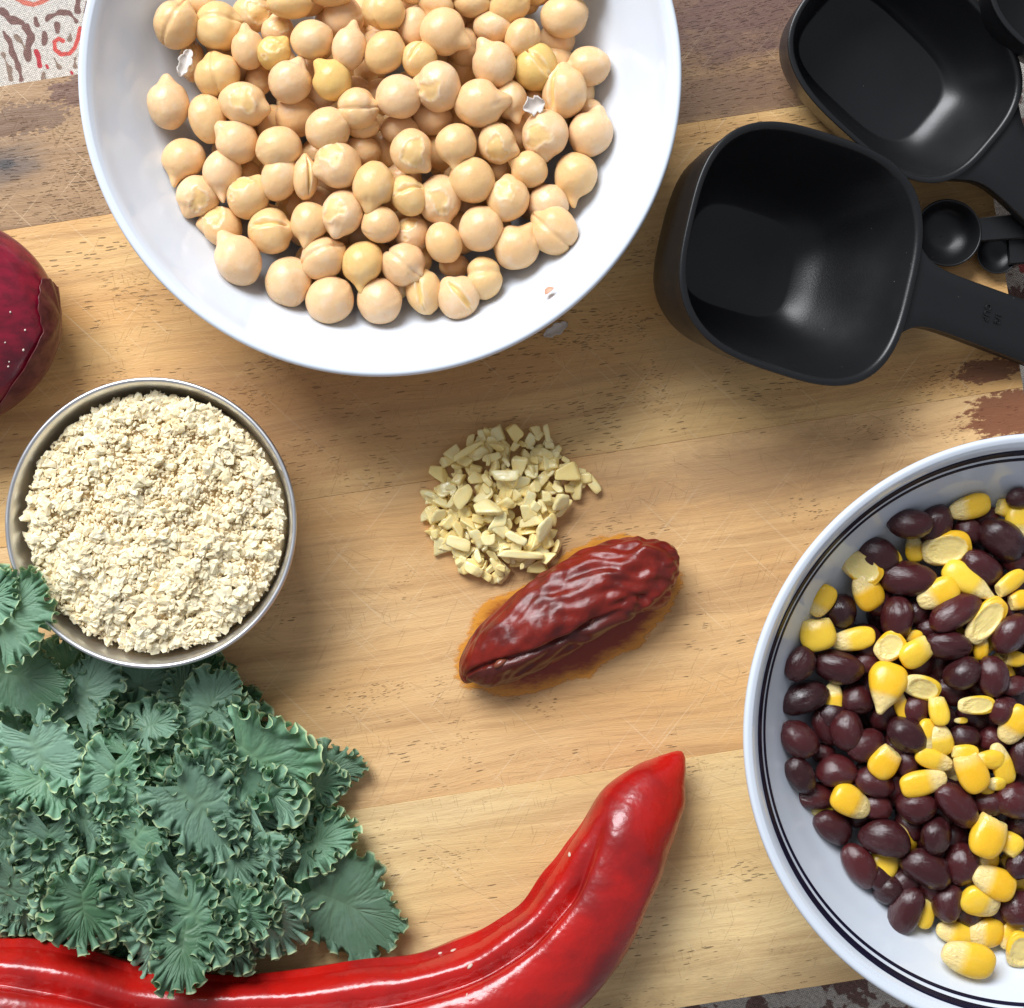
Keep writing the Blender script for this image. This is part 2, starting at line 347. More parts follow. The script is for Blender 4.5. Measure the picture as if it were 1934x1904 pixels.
# ================================================================== label helper
def finish_labels(items, clamp=16):
    """items: dicts with o, base (str), x, y -> labels that single each out"""
    by = {}
    for it in items: by.setdefault(it['base'], []).append(it)
    for base, L in by.items():
        if len(L) == 1: L[0]['o']['label'] = base; continue
        L.sort(key=lambda d: d['x'])
        names = {2: ['left one of two', 'right one of two'], 3: ['left one of three', 'middle of three', 'right one of three']}.get(len(L))
        if not names: names = [('first', 'second', 'third', 'fourth', 'fifth', 'sixth', 'seventh', 'eighth', 'ninth', 'tenth', 'eleventh', 'twelfth', 'thirteenth', 'fourteenth', 'fifteenth', 'sixteenth', 'seventeenth', 'eighteenth', 'nineteenth', 'twentieth')[min(i, 19)]+' from left' for i in range(len(L))]
        for it, nm in zip(L, names): it['o']['label'] = base+', '+nm
def sector(x, y, cx, cy, R):
    dx, dy = x-cx, cy-y; r = math.hypot(dx, dy)/R
    if r < 0.28: return 'at the heap centre'
    a = math.degrees(math.atan2(dy, dx)) % 360
    d = ('right', 'upper right', 'top', 'upper left', 'left', 'lower left', 'bottom', 'lower right')[int((a+22.5)//45) % 8]
    if r > 0.84: return {'right': 'at the right wall', 'left': 'at the left wall', 'top': 'at the top edge', 'bottom': 'at the bottom wall'}.get(d, 'at the '+d+' wall')
    return 'in the '+d+' part'
DIRS = lambda a: ('right', 'upper right', 'up', 'upper left', 'left', 'lower left', 'down', 'lower right')[int(((a % 360)+22.5)//45) % 8]

# ================================================================== CHICKPEAS
def pea_mat():
    nt = NT('chickpea_skin_color'); rnd = objrand(nt); inner = nt.attr('inner').outputs['Fac']; edge = nt.attr('edge').outputs['Fac']
    ob = nt.mapping(OBJ(nt), scale=(8000*.38,)*3); comb = nt.n('ShaderNodeVectorMath', operation='ADD'); nt.l(ob, comb.inputs[0]); nt.l(nt.math('MULTIPLY', rnd, 50), comb.inputs[1])
    nz = nt.noise(comb.outputs[0], 3.4, 4, 0.6); nz2 = nt.noise(comb.outputs[0], 13.0, 3, 0.6)
    c = nt.mix(nt.ramp(rnd, 0.0, 1.0, smooth=False), (0.80, 0.505, 0.235), (0.82, 0.55, 0.31))
    c = nt.mix(nt.ramp(nz, 0.48, 0.72, 0, 0.55), c, (0.80, 0.62, 0.43))
    c = nt.mix(nt.ramp(nz2, 0.55, 0.8, 0, 0.4), c, (0.66, 0.40, 0.17))
    yel = nt.attr('tint'); yel.attribute_type = 'OBJECT'; yel.attribute_name = 'yellow'
    c = nt.mix(nt.math('MULTIPLY', yel.outputs['Fac'], 0.75), c, (0.78, 0.52, 0.14))
    c = nt.mix(inner, c, (0.82, 0.55, 0.20)); c = nt.mix(nt.math('MULTIPLY', edge, .6), c, (0.86, 0.70, 0.50))
    nt.set(Base_Color=c, Roughness=nt.ramp(nz, 0.3, 0.7, 0.26, 0.40), Normal=nt.bump(nt.math('ADD', nt.math('MULTIPLY', nz2, .4), nt.math('MULTIPLY', nz, 2.0)), 0.22, 0.0005))
    b = nt.bsdf.inputs; b['Subsurface Weight'].default_value = 0.35; b['Subsurface Radius'].default_value = (1.0, 0.45, 0.18); b['Subsurface Scale'].default_value = 0.0016
    b['Specular IOR Level'].default_value = 0.42
    return nt.m
PEA = pea_mat()
def pea_mesh(seed, kind, nu=44, nv=64):
    r = np.random.default_rng(seed)
    u = np.linspace(0.0, math.pi, nu); v = np.linspace(-math.pi, math.pi, nv, endpoint=False)
    U, Vv = np.meshgrid(u, v, indexing='ij'); U = U.ravel(); Vv = Vv.ravel()
    D = np.c_[np.cos(U), np.sin(U)*np.sin(Vv), np.sin(U)*np.cos(Vv)]       # beak = +x, v=0 faces +z (camera)
    R = 1+0.055*vnoise(D, 1.7, seed, 2)+0.010*vnoise(D, 6, seed+5, 2)
    beak = {'smooth': 0.05, 'beak': 0.30, 'tail': 0.42, 'seam': 0.14, 'split': 0.10, 'torn': 0.16, 'waist': 0.03}[kind]
    wdt = {'tail': 0.17}.get(kind, 0.26)
    R += beak*np.exp(-(U/wdt)**2)+0.06*beak*np.exp(-(U/0.7)**2)*8*0.3
    R -= 0.05*np.exp(-((U-0.55)/0.22)**2)*(beak > 0.08)
    if kind == 'tail': D[:, 1] += 0.10*np.exp(-(U/0.16)**2)
    inner = np.zeros(len(U)); edge = np.zeros(len(U))
    v0 = r.uniform(-0.7, 0.7)
    dv = np.abs(((Vv-v0+math.pi) % (2*math.pi))-math.pi)*np.sin(U)
    dv += 0.03*np.sin(U*5+seed)
    if kind in ('beak', 'smooth', 'torn', 'tail'):
        R -= 0.035*np.exp(-(dv/0.10)**2)*np.clip(1.6-U, 0, 1)*r.uniform(0.4, 1.2)
        R -= 0.05*np.exp(-((Vv-r.uniform(1.2, 2.4))*np.sin(U)/0.5)**2)*np.exp(-((U-1.0)/0.7)**2)
    if kind == 'seam': R -= 0.085*np.exp(-(dv/0.065)**2)+0.03*np.exp(-(dv/0.22)**2)
    if kind == 'split':
        wd = 0.15*np.sin(np.clip((U-0.35)/2.2, 0, 1)*math.pi); m = 1/(1+np.exp((dv-wd)/0.018))
        m *= wd > 0.01; R -= 0.24*m*np.clip(1-(dv/np.maximum(wd, .02))*0.6, 0.3, 1); inner = m*1.0
        edge = np.exp(-((dv-wd-0.03)/0.028)**2)*(wd > 0.02); R += 0.03*edge
    if kind == 'torn':
        th = 0.25; c0 = np.array([0.35, r.uniform(-.4, .4), 0.9]); c0 /= np.linalg.norm(c0)
        d = np.linalg.norm(D/np.linalg.norm(D, axis=1)[:, None]-c0, axis=1)+0.22*vnoise(D, 5.5, seed+9, 3)
        m = 1/(1+np.exp((d-0.48)/0.02)); inner = m*0.62; R -= 0.050*m; edge = np.exp(-((d-0.53)/0.045)**2); R += 0.035*edge
        R += 0.02*m*vnoise(D, 7, seed+3, 2)
    if kind == 'waist': R -= 0.17*np.exp(-((U-1.75)/0.22)**2)*(0.6+0.4*np.cos(Vv)); D[:, 0] *= 1.12
    P = D*R[:, None]*np.array([1.04, 0.98, 0.96])
    return mesh_np('chickpea', P, grid_faces(nu, nv, wrap_v=True), PEA, scale=S, attrs={'inner': inner, 'edge': edge})
PM = {k: [pea_mesh(100+i*13+j, k) for j in range(3 if k not in ('smooth', 'beak', 'torn') else 4)] for i, k in enumerate(('smooth', 'beak', 'tail', 'seam', 'split', 'torn', 'waist'))}
KIND_TXT = {'smooth': 'smooth round', 'beak': 'beaked', 'tail': 'tailed', 'seam': 'seamed', 'split': 'split open', 'torn': 'torn skinned', 'waist': 'pinched'}
# (x, y, rx, ry, kind, beak angle, layer, yellow) in coordinates of two enlarged views of the photograph
PA = [(845,110,100,112,'seam',60,1,.1),(1055,120,108,118,'seam',0,1,.5),(1220,65,95,90,'torn',20,0,.2),(1400,20,105,65,'smooth',0,1,.5),(1195,235,82,95,'beak',95,1,0),
(1325,260,72,90,'torn',50,1,1),(1345,150,80,70,'torn',100,0,.1),(1515,195,97,95,'smooth',30,1,.2),(1690,235,80,105,'beak',80,1,0),(1660,85,95,100,'smooth',10,0,0),
(1855,60,105,85,'seam',80,1,.3),(1860,255,95,102,'smooth',60,1,.3),(1045,365,112,98,'seam',100,1,.3),(1400,390,108,100,'beak',60,1,0),(1610,395,92,95,'beak',130,1,.9),
(815,510,98,110,'beak',95,1,0),(1005,572,88,115,'smooth',100,1,.2),(1180,505,115,98,'torn',345,1,.1),(1430,565,100,95,'smooth',30,0,0),(1150,690,95,105,'beak',140,1,0),
(1355,715,105,98,'smooth',200,1,.2),(1580,628,105,100,'smooth',30,1,.1),(1728,520,92,98,'seam',0,1,.1),(1750,605,82,62,'smooth',0,0.5,.1),
(895,768,98,102,'tail',245,1,.1),(1077,835,90,105,'tail',268,1,0),(1200,957,100,105,'torn',60,1,.3),(962,950,102,102,'torn',240,1,0),(1352,868,80,108,'beak',65,1,0),(1478,862,60,105,'split',90,1,0),
(1630,800,102,118,'torn',200,1,0),(1748,730,85,75,'smooth',0,0,0),(1808,890,100,112,'beak',262,1,.3),(1068,1100,102,100,'torn',170,1,0),(1303,1122,105,110,'split',5,1,.3),
(1155,1262,97,125,'beak',122,1,0),(1500,1080,90,100,'beak',262,1,.1),(1655,1035,100,110,'torn',255,1,0),(1840,1090,85,92,'smooth',200,1,0),(1560,1240,108,98,'seam',25,1,0),
(1760,1268,98,105,'tail',262,1,.6),(1393,1370,115,110,'smooth',290,1,0),(1590,1455,115,105,'smooth',40,1,0),(1830,1457,102,108,'smooth',10,1,0),
(930,300,60,95,'torn',90,0,0),(1480,20,90,60,'smooth',0,0,.2),(1600,-30,110,60,'smooth',0,1,.3),(1250,390,62,70,'smooth',0,0,0),(960,20,80,70,'smooth',0,0,0)]
PB = [(380,470,105,110,'smooth',200,1,0),(575,422,110,118,'torn',170,1,0),(765,502,118,112,'beak',5,1,.0),(600,155,112,112,'beak',330,1,.1),(455,130,72,95,'smooth',0,.6,0),
(480,290,85,85,'split',60,1,.5),(700,230,72,95,'smooth',0,0,.2),(840,310,105,112,'beak',120,1,.1),(925,485,80,100,'beak',285,.7,0),(980,182,80,95,'smooth',60,1,.1),(840,130,92,80,'smooth',0,.6,0),
(915,20,105,85,'smooth',30,1,.3),(1182,78,108,102,'smooth',20,1,.2),(1050,330,105,110,'split',130,.8,1),(1182,442,108,120,'split',92,1,.1),(1297,322,105,93,'beak',190,1,0),
(1088,655,112,110,'torn',265,1,0),(1305,652,105,108,'beak',70,1,0),(862,690,98,98,'torn',330,.9,.3),(660,705,100,100,'tail',268,1,.2),(448,732,105,108,'torn',310,1,.1),
(1008,820,92,84,'beak',150,1,.2),(1237,848,105,108,'tail',262,1,.2),(740,878,105,105,'smooth',120,1,.1),(583,965,105,118,'torn',280,.6,0),(425,950,78,105,'split',20,.9,.6),
(908,967,102,105,'torn',90,1,.1),(1112,985,103,85,'smooth',60,.9,0),(1127,1120,112,113,'seam',140,1,0),(945,1200,105,110,'beak',50,1,0),(775,1112,102,105,'smooth',60,1,.1),
(600,1172,88,96,'smooth',300,1,.1),(447,1135,82,92,'torn',80,.4,0),(408,1275,98,106,'seam',320,1,0),(672,1437,105,102,'split',130,1,0),(508,1417,85,106,'split',100,.9,.3),
(790,1342,93,90,'waist',275,1,.4),(655,1290,72,60,'smooth',0,0,0),(1300,540,62,60,'smooth',0,0,0),(1140,195,82,85,'smooth',0,0,0),(1040,500,60,70,'torn',0,0,0),(960,650,60,80,'smooth',0,0,0),
(870,830,62,70,'smooth',0,0,0),(560,20,95,55,'beak',250,.8,.2),(740,20,90,65,'smooth',0,.8,.3),(540,570,90,80,'smooth',0,0,0),(390,630,90,70,'smooth',0,0,0),(1000,20,60,50,'smooth',0,.3,.2),
(1040,-60,100,90,'smooth',0,.8,.3),(820,-80,100,90,'beak',0,1,.3),(640,-90,100,90,'smooth',0,1,.3),(450,-80,100,95,'smooth',0,1,.3),(1250,-120,100,95,'seam',0,1,.3)]
HC = WBC.copy()
def heap_z(x, y, c, R, edge, top): 
    r = min(1.0, math.hypot(x-c.x, y-c.y)/R); return edge+(top-edge)*(1-r**2.2)
def inner_r(z, Rw=569*0.9):
    zs = [42, 46, 62, 98, 150, 205, 248, 276]; rs = [0, .25, .48, .66, .79, .87, .925, .955]
    return float(np.interp(z, zs, rs))*Rw
def back(x, y, c, R, edge, top, dz):
    z = edge
    for _ in range(5):
        p = wp(x, y, z); z = heap_z(p.x, p.y, c, R, edge, top)+dz
    return wp(x, y, z)
def hidden(X, Y, z, rr, placed):
    k = ZC/(ZC-z); cx, cy, R_ = X*k, Y*k, rr*k
    cov = [(a*ZC/(ZC-c), b*ZC/(ZC-c), r_*ZC/(ZC-c)*.93) for a, b, c, r_ in placed if c > z]
    pts_ = [(cx, cy)]+[(cx+R_*q*math.cos(t), cy+R_*q*math.sin(t)) for q in (.5, .9) for t in (0, .785, 1.57, 2.356, 3.14, 3.927, 4.71, 5.498)]
    return all(any((px-a)**2+(py-b)**2 < r*r for a, b, r in cov) for px, py in pts_)
def deep_base(txt, X, Y, z, cx, cy, R):
    x, y = CX+X*ZC/(ZC-z), CY-Y*ZC/(ZC-z)
    return txt+sector(x, y, cx, cy, R), x
deep = []
peas = []; placed = []
def add_pea(x, y, rx, ry, kind, ang, layer, yel, base=None):
    p = back(x, y, WBC, 420, 150, 215, (layer-1)*46)
    k = (ZC-p.z)/ZC
    if kind in ('beak', 'tail'): rb = 0.94
    else: rb = 0.97
    # radii along / across the beak direction
    a = math.radians(ang); ra = math.hypot(rx*math.cos(a), ry*math.sin(a))*k*rb; rt = math.hypot(rx*math.sin(a), ry*math.cos(a))*k*0.99
    o = bpy.data.objects.new('chickpea', random.choice(PM[kind])); C.objects.link(o)
    rr = (ra+rt)/2
    # keep the body inside the bowl
    d = math.hypot(p.x-WBC.x, p.y-WBC.y)
    for _ in range(25):
        if d+rr*0.72 > inner_r(p.z-rr*0.35): p.z += 5
        else: break
    q = wp(x, y, p.z)
    o.location = M_((q.x, q.y, p.z))
    roll = random.uniform(-0.35, 0.35)
    o.rotation_euler = Euler((roll, random.uniform(-0.28, 0.05), a), 'XYZ')
    o.scale = (ra*1.05, rt*1.05, (ra+rt)/2*1.02)
    o['yellow'] = float(yel); o['category'] = 'chickpea'; o['group'] = 'cooked chickpeas heaped in the white bowl'
    tone = 'yellow ' if yel > .45 else ('pale ' if yel < .05 else 'tan ')
    if base is None:
        if layer < 0.5: base = f"{tone}chickpea half buried under its neighbours, {sector(x, y, 718, 170, 450)}"
        else:
            base = f"{tone}{KIND_TXT[kind]} chickpea"
            if kind in ('beak', 'tail'): base += f", tip pointing {DIRS(ang)},"
            base += ' '+sector(x, y, 718, 170, 450)
    peas.append(dict(o=o, base=base, x=x)); placed.append((q.x, q.y, p.z, rr))
for L, ox in ((PA, 0.0), (PB, 604.2)):
    for (x, y, rx, ry, kd, an, ly, ye) in L:
        add_pea(ox+x*.3905, y*.3905, rx*.3905, ry*.3905, kd, an, ly, ye)
finish_labels(peas)
# the under layers that show between them
fill = 0
for layer_z, sp in ((124, 56),):
    row = 0; yy = -430
    while yy < 430:
        xx = -430+(row % 2)*sp/2
        while xx < 430:
            X, Y = WBC.x+xx+random.uniform(-9, 9), WBC.y+yy+random.uniform(-9, 9); z = layer_z+random.uniform(-8, 8)
            rr = 36+random.uniform(-3, 3); d = math.hypot(X-WBC.x, Y-WBC.y)
            ok = d+rr*0.62 < inner_r(z-rr*0.3) and (Y-CY) < 99999
            # skip what is far above the frame, and what would poke through a pea already placed
            vis = (CY-Y*ZC/(ZC-z)) > -60
            if ok and vis and all((X-a)**2+(Y-b)**2+((z-c)*1.0)**2 > (0.60*(rr+r_))**2 for a, b, c, r_ in placed) and not hidden(X, Y, z, rr, placed):
                kd = random.choice(['smooth', 'beak', 'seam', 'torn', 'smooth'])
                o = bpy.data.objects.new('chickpea', random.choice(PM[kd])); C.objects.link(o); o.location = M_((X, Y, z))
                o.rotation_euler = (random.uniform(-1, 1), random.uniform(-1, 1), random.uniform(0, 6.28)); o.scale = (rr,)*3; o['yellow'] = random.uniform(0, .3)
                b_, x_ = deep_base('deep lying chickpea ', X, Y, z, 718, 170, 450); deep.append(dict(o=o, base=b_, x=x_)); tag(o, None, 'chickpea', 'cooked chickpeas heaped in the white bowl'); fill += 1
                placed.append((X, Y, z, rr))
            xx += sp
        row += 1; yy += sp*0.87
print('peas', len(peas), 'fill', fill)

# loose translucent skins
def flake(name, x, y, z, w_, h_, ang, mat, label, cat, curl=6, seed=0, group=None):
    n, m_ = 14, 10; u = np.linspace(-1, 1, n); v = np.linspace(-1, 1, m_); U, V = np.meshgrid(u, v, indexing='ij')
    jag = 1+0.22*np.sin(U*7+seed)+0.12*np.sin(U*17+seed*2)
    X = U*w_*(1-0.25*V**2); Y = V*h_*jag*np.sqrt(np.clip(1-U**2*0.85, 0, 1)); Z = curl*(V**2+0.4*np.sin(U*3+seed))
    P = np.c_[X.ravel(), Y.ravel(), Z.ravel()]; me = mesh_np(name, P, grid_faces(n, m_), mat)
    o = link(name, me, None, M_(wp(x, y, z)), (0.15, 0.1, math.radians(ang))); sm = o.modifiers.new('thickness', 'SOLIDIFY'); sm.thickness = 2.0*S
    tag(o, label, cat, group); return o
nt = NT('pea_skin_color'); nt.set(Base_Color=(0.78, 0.72, 0.66), Roughness=0.3, Alpha=0.72); SKIN = nt.m
flake('chickpea_skin', 350, 118, 205, 26, 10, 70, SKIN, 'loose whitish chickpea skin at the upper left edge of the heap', 'chickpea skin', seed=1)
flake('chickpea_skin', 1008, 200, 215, 20, 14, 20, SKIN, 'loose grey chickpea skin beside the cracked pea at right', 'chickpea skin', seed=4)
rs_ = [(8*math.cos(t)*(1+.3*math.sin(3*t)), 9*math.sin(t)*(1+.25*math.cos(2*t))) for t in np.linspace(0, 6.28, 12, endpoint=False)]
smear(1036, 548, rs_, (0.62, 0.33, 0.22), 'small dried orange smear inside the white bowl rim, lower right', 252, (WBC.x-wp(1036, 548, 250).x, WBC.y-wp(1036, 548, 250).y, 420))
flake('peel_flake', 1050, 622, 6, 26, 9, 30, SKIN, 'papery white garlic peel flake below the chickpea bowl', 'garlic peel', seed=7)

# ================================================================== BLACK BEANS AND CORN
def bean_mat():
    nt = NT('black_bean_color'); rnd = objrand(nt); ob = nt.mapping(OBJ(nt), scale=(8000*.38,)*3)
    comb = nt.n('ShaderNodeVectorMath', operation='ADD'); nt.l(ob, comb.inputs[0]); nt.l(nt.math('MULTIPLY', rnd, 40), comb.inputs[1])
    nz = nt.noise(comb.outputs[0], 3.5, 4, 0.6); wr = nt.noise(nt.mapping(comb.outputs[0], scale=(1, 3, 3)), 7.0, 5, 0.65, 1.2)
    c = nt.mix(rnd, (0.026, 0.006, 0.0075), (0.075, 0.012, 0.013)); c = nt.mix(nt.ramp(nz, 0.45, 0.8, 0, 0.55), c, (0.085, 0.040, 0.042))
    ln = nt.attr('hilum').outputs['Fac']; c = nt.mix(ln, c, (0.10, 0.06, 0.05))
    nt.set(Base_Color=c, Roughness=nt.ramp(nz, 0.3, 0.7, 0.12, 0.30), Normal=nt.bump(nt.math('ADD', wr, nz), 0.70, 0.00016))
    nt.bsdf.inputs['Specular IOR Level'].default_value = 0.25; nt.bsdf.inputs['Coat Weight'].default_value = .6; nt.bsdf.inputs['Coat Roughness'].default_value = .10
    return nt.m
BEAN = bean_mat()
def bean_mesh(seed, nu=36, nv=44):
    r = np.random.default_rng(seed); u = np.linspace(0, math.pi, nu); v = np.linspace(-math.pi, math.pi, nv, endpoint=False)
    U, Vv = np.meshgrid(u, v, indexing='ij'); U = U.ravel(); Vv = Vv.ravel()
    D = np.c_[np.cos(U), np.sin(U)*np.sin(Vv), np.sin(U)*np.cos(Vv)]
    R = 1+0.05*vnoise(D, 1.8, seed, 2)+0.018*vnoise(D*np.array([1, 2.2, 2.2]), 4.5, seed+4, 2)
    a0 = r.uniform(-2.2, -0.8); dd = np.abs(((Vv-a0+math.pi) % (2*math.pi))-math.pi)*np.sin(U)
    hil = np.exp(-(dd/0.10)**2)*np.exp(-((U-math.pi/2)/0.30)**2); R -= 0.10*np.exp(-(dd/0.4)**2)*np.exp(-((U-math.pi/2)/0.5)**2)
    if seed % 3 == 0: # a wrinkle/crease
        b0 = r.uniform(-.6, .6); d2 = np.abs(Vv-b0)*np.sin(U)+0.06*np.sin(U*6); R -= 0.07*np.exp(-(d2/0.05)**2)*np.exp(-((U-1.3)/0.6)**2)
    P = D*R[:, None]; P[:, 2] *= 0.9; P[:, 1] += .10*(P[:, 0]**2-.4)*(1 if seed % 2 else -1)
    return mesh_np('black_bean', P, grid_faces(nu, nv, wrap_v=True), BEAN, attrs={'hilum': hil*.7})
BMs = [bean_mesh(300+i) for i in range(14)]
def corn_mat():
    nt = NT('corn_color'); rnd = objrand(nt); ob = nt.mapping(OBJ(nt), scale=(8000*.38,)*3); pale = nt.attr('base').outputs['Fac']; cut = nt.attr('cut').outputs['Fac']
    comb = nt.n('ShaderNodeVectorMath', operation='ADD'); nt.l(ob, comb.inputs[0]); nt.l(nt.math('MULTIPLY', rnd, 40), comb.inputs[1])
    nz = nt.noise(comb.outputs[0], 3.0, 3); nz2 = nt.noise(comb.outputs[0], 11.0, 3)
    c = nt.mix(rnd, (0.88, 0.49, 0.018), (0.90, 0.60, 0.05)); c = nt.mix(nt.ramp(nz, 0.5, 0.8, 0, .4), c, (0.86, 0.62, 0.14))
    c = nt.mix(nt.math('MULTIPLY', pale, 0.85), c, (0.84, 0.68, 0.32)); c = nt.mix(cut, c, (0.84, 0.67, 0.25))
    c = nt.mix(nt.math('MULTIPLY', nt.ramp(nz2, 0.62, 0.75), nt.math('MULTIPLY', pale, .7)), c, (0.40, 0.27, 0.10))
    nt.set(Base_Color=c, Roughness=nt.ramp(nz, 0.3, 0.7, 0.22, 0.38), Normal=nt.bump(nt.math('ADD', nz, nt.math('MULTIPLY', nt.math('MULTIPLY', nz2, nt.math('ADD', pale, nt.math('MULTIPLY', cut, .3))), 2.0)), 0.45, 0.0005))
    b = nt.bsdf.inputs; b['Subsurface Weight'].default_value = 0.3; b['Subsurface Radius'].default_value = (1, 0.6, 0.1); b['Subsurface Scale'].default_value = 0.0014
    return nt.m
CORN = corn_mat()
def corn_mesh(kind, seed, nu=40, nv=48):
    # x: base (-1) .. crown (+1); y: width; z: thickness
    u = np.linspace(0, math.pi, nu); v = np.linspace(-math.pi, math.pi, nv, endpoint=False); U, Vv = np.meshgrid(u, v, indexing='ij'); U = U.ravel(); Vv = Vv.ravel()
    e = 0.72
    sp = lambda t, p: np.sign(t)*np.abs(t)**p
    x = sp(np.cos(U), 0.80); r = np.sin(U)**0.62
    y = r*sp(np.sin(Vv), 0.85); z = r*sp(np.cos(Vv), 0.85)
    tp = {'whole': 0.26, 'pointed': 0.52, 'cut': 0.30, 'face': 0.14}[kind]
    w_ = 1-tp*np.clip((-x+0.35)/1.35, 0, 1)**1.3
    y = y*w_; z = z*(0.62 if kind != 'face' else 0.5)*(1-0.25*np.clip(-x, 0, 1))
    base = np.clip((-x-0.10)/0.35, 0, 1); cut = np.zeros(len(x))
    P = np.c_[x, y, z]
    if kind == 'pointed':
        P[:, 0] -= 0.25*np.exp(-(((U-math.pi)/0.35)**2)); base = np.clip((-x-0.30)/0.25, 0, 1)
    if kind == 'cut':
        m = P[:, 0] < -0.62+0.10*P[:, 1]+0.12*P[:, 2]; P[m, 0] = (-0.62+0.10*P[:, 1]+0.12*P[:, 2]+0.03*vnoise(P, 6, seed))[m]; cut = m.astype(float)*0.8; base *= .5
    if kind == 'face':
        m = P[:, 2] > 0.18; inside = np.clip((P[:, 2]-0.18)/0.2, 0, 1)
        rr = np.sqrt(P[:, 0]**2+P[:, 1]**2); P[m, 2] = 0.20+0.13*np.clip((rr[m]-0.60)/0.2, 0, 1)*(1-np.clip((rr[m]-.8)/.15, 0, 1))+0.03*vnoise(P, 3, seed)[m]+.06*inside[m]; cut = (m & (rr < 0.80)).astype(float)
    P += (0.035*vnoise(P, 1.8, seed, 2))[:, None]*P
    return mesh_np('corn_kernel', P, grid_faces(nu, nv, wrap_v=True), CORN, attrs={'base': base, 'cut': cut})
CM = {k: [corn_mesh(k, 500+i*7+j) for j in range(3)] for i, k in enumerate(('whole', 'pointed', 'cut', 'face'))}
CT = {'whole': 'plump', 'pointed': 'pointed', 'cut': 'cut ended', 'face': 'halved pale faced'}
def VC(x, y): return 1359.3+x*.29745, 792.9+y*.29745
def VE(x, y): return 1359.3+x*.3058, 1321.5+y*.3058
beansC = [(1210,655,128,92,-3,1),(1378,662,118,100,60,.8),(1005,860,125,95,-20,.4),(1190,1005,165,108,-5,.9),(1130,1255,125,100,80,.8),(775,1215,105,98,90,.9),(750,1575,150,102,-15,1),
(510,1550,112,88,60,.9),(540,1770,150,98,15,1),(1500,1225,168,102,25,1),(1660,950,135,98,-35,.8),(1570,715,92,82,0,.6),(1780,760,150,108,-40,.8),(1690,630,90,70,20,.2),(1855,1360,135,95,50,1),
(1430,1440,150,88,0,.8),(1545,1610,120,95,40,.9),(1735,1630,120,92,90,.9),(1865,1690,90,60,10,.6),(1800,1830,85,72,0,.8),(1240,1840,90,85,90,.6),(870,1780,100,95,0,.5),(935,1550,85,75,0,.3),(1010,1150,80,100,0,.2),
(1900,500,70,60,0,.2),(1860,880,70,90,0,.3),(1350,1330,90,60,0,.2)]
beansE = [(490,245,122,98,-40,1),(795,200,122,92,100,.9),(652,175,112,66,-60,.6),(900,285,115,95,30,.7),(500,465,112,82,-60,1),(715,448,120,90,0,.9),(605,600,110,75,0,.4),(955,505,120,95,-15,.7),(1165,225,128,98,-30,.9),
(1160,405,92,66,90,.6),(1215,665,110,98,0,.9),(1465,655,158,98,-50,1),(1342,850,112,88,80,1),(1010,865,150,105,-15,1),(700,790,122,88,-30,.8),(862,1028,132,88,-60,1),(978,1092,100,80,-45,.8),(1042,1185,92,86,0,.9),
(1155,1302,142,94,75,1.2),(1270,1042,148,100,-25,1),(1412,1252,115,90,80,1),(1490,1012,120,105,80,.7),(1672,640,100,82,0,.6),(1820,620,120,108,-20,.8),(1740,70,80,76,90,.9),(1508,235,90,75,0,.5),(1850,1285,115,108,0,.9),
(1855,1020,90,80,60,.9),(1872,350,110,70,90,.8),(965,660,90,82,0,.6),(1180,780,90,90,0,.1),(1400,960,80,70,0,.2),(1600,520,90,70,0,.1),(1860,760,80,100,0,.3),(860,720,80,70,0,.2),(1690,250,90,80,0,.2),(1260,180,80,80,30,.5),(640,330,70,60,0,.3)]
cornC = [(1588,555,130,76,15,'whole',.6),(1812,560,80,62,-10,'cut',.4),(1897,650,108,82,90,'whole',.9),(1238,820,82,58,-85,'whole',.7),(1440,818,152,108,12,'face',1),(900,940,135,92,-35,'face',1.1),(935,1088,118,98,-60,'whole',1.1),
(650,1150,105,72,60,'whole',.0),(1385,1105,132,92,28,'whole',1),(1490,1070,50,70,0,'whole',.5),(1570,1022,158,92,145,'pointed',1),(1830,1045,125,58,35,'cut',1),(1892,1150,80,62,20,'cut',.8),(1690,1275,165,88,50,'face',1),(618,1342,118,115,-80,'cut',1.2),
(850,1395,135,75,10,'whole',1),(1080,1442,102,86,40,'face',1.1),(1262,1468,125,88,215,'cut',1.1),(1225,1375,60,42,0,'cut',.7),(1060,1690,150,122,72,'pointed',1.2),(1282,1698,122,78,-20,'face',1),(1385,1830,112,66,-80,'cut',1),
(1150,1810,100,46,-75,'whole',.8),(720,1762,90,62,-90,'whole',.7),(1660,1440,85,48,-90,'whole',.6),(1862,1520,72,50,0,'cut',.5),(1630,1812,118,60,0,'face',1.1)]
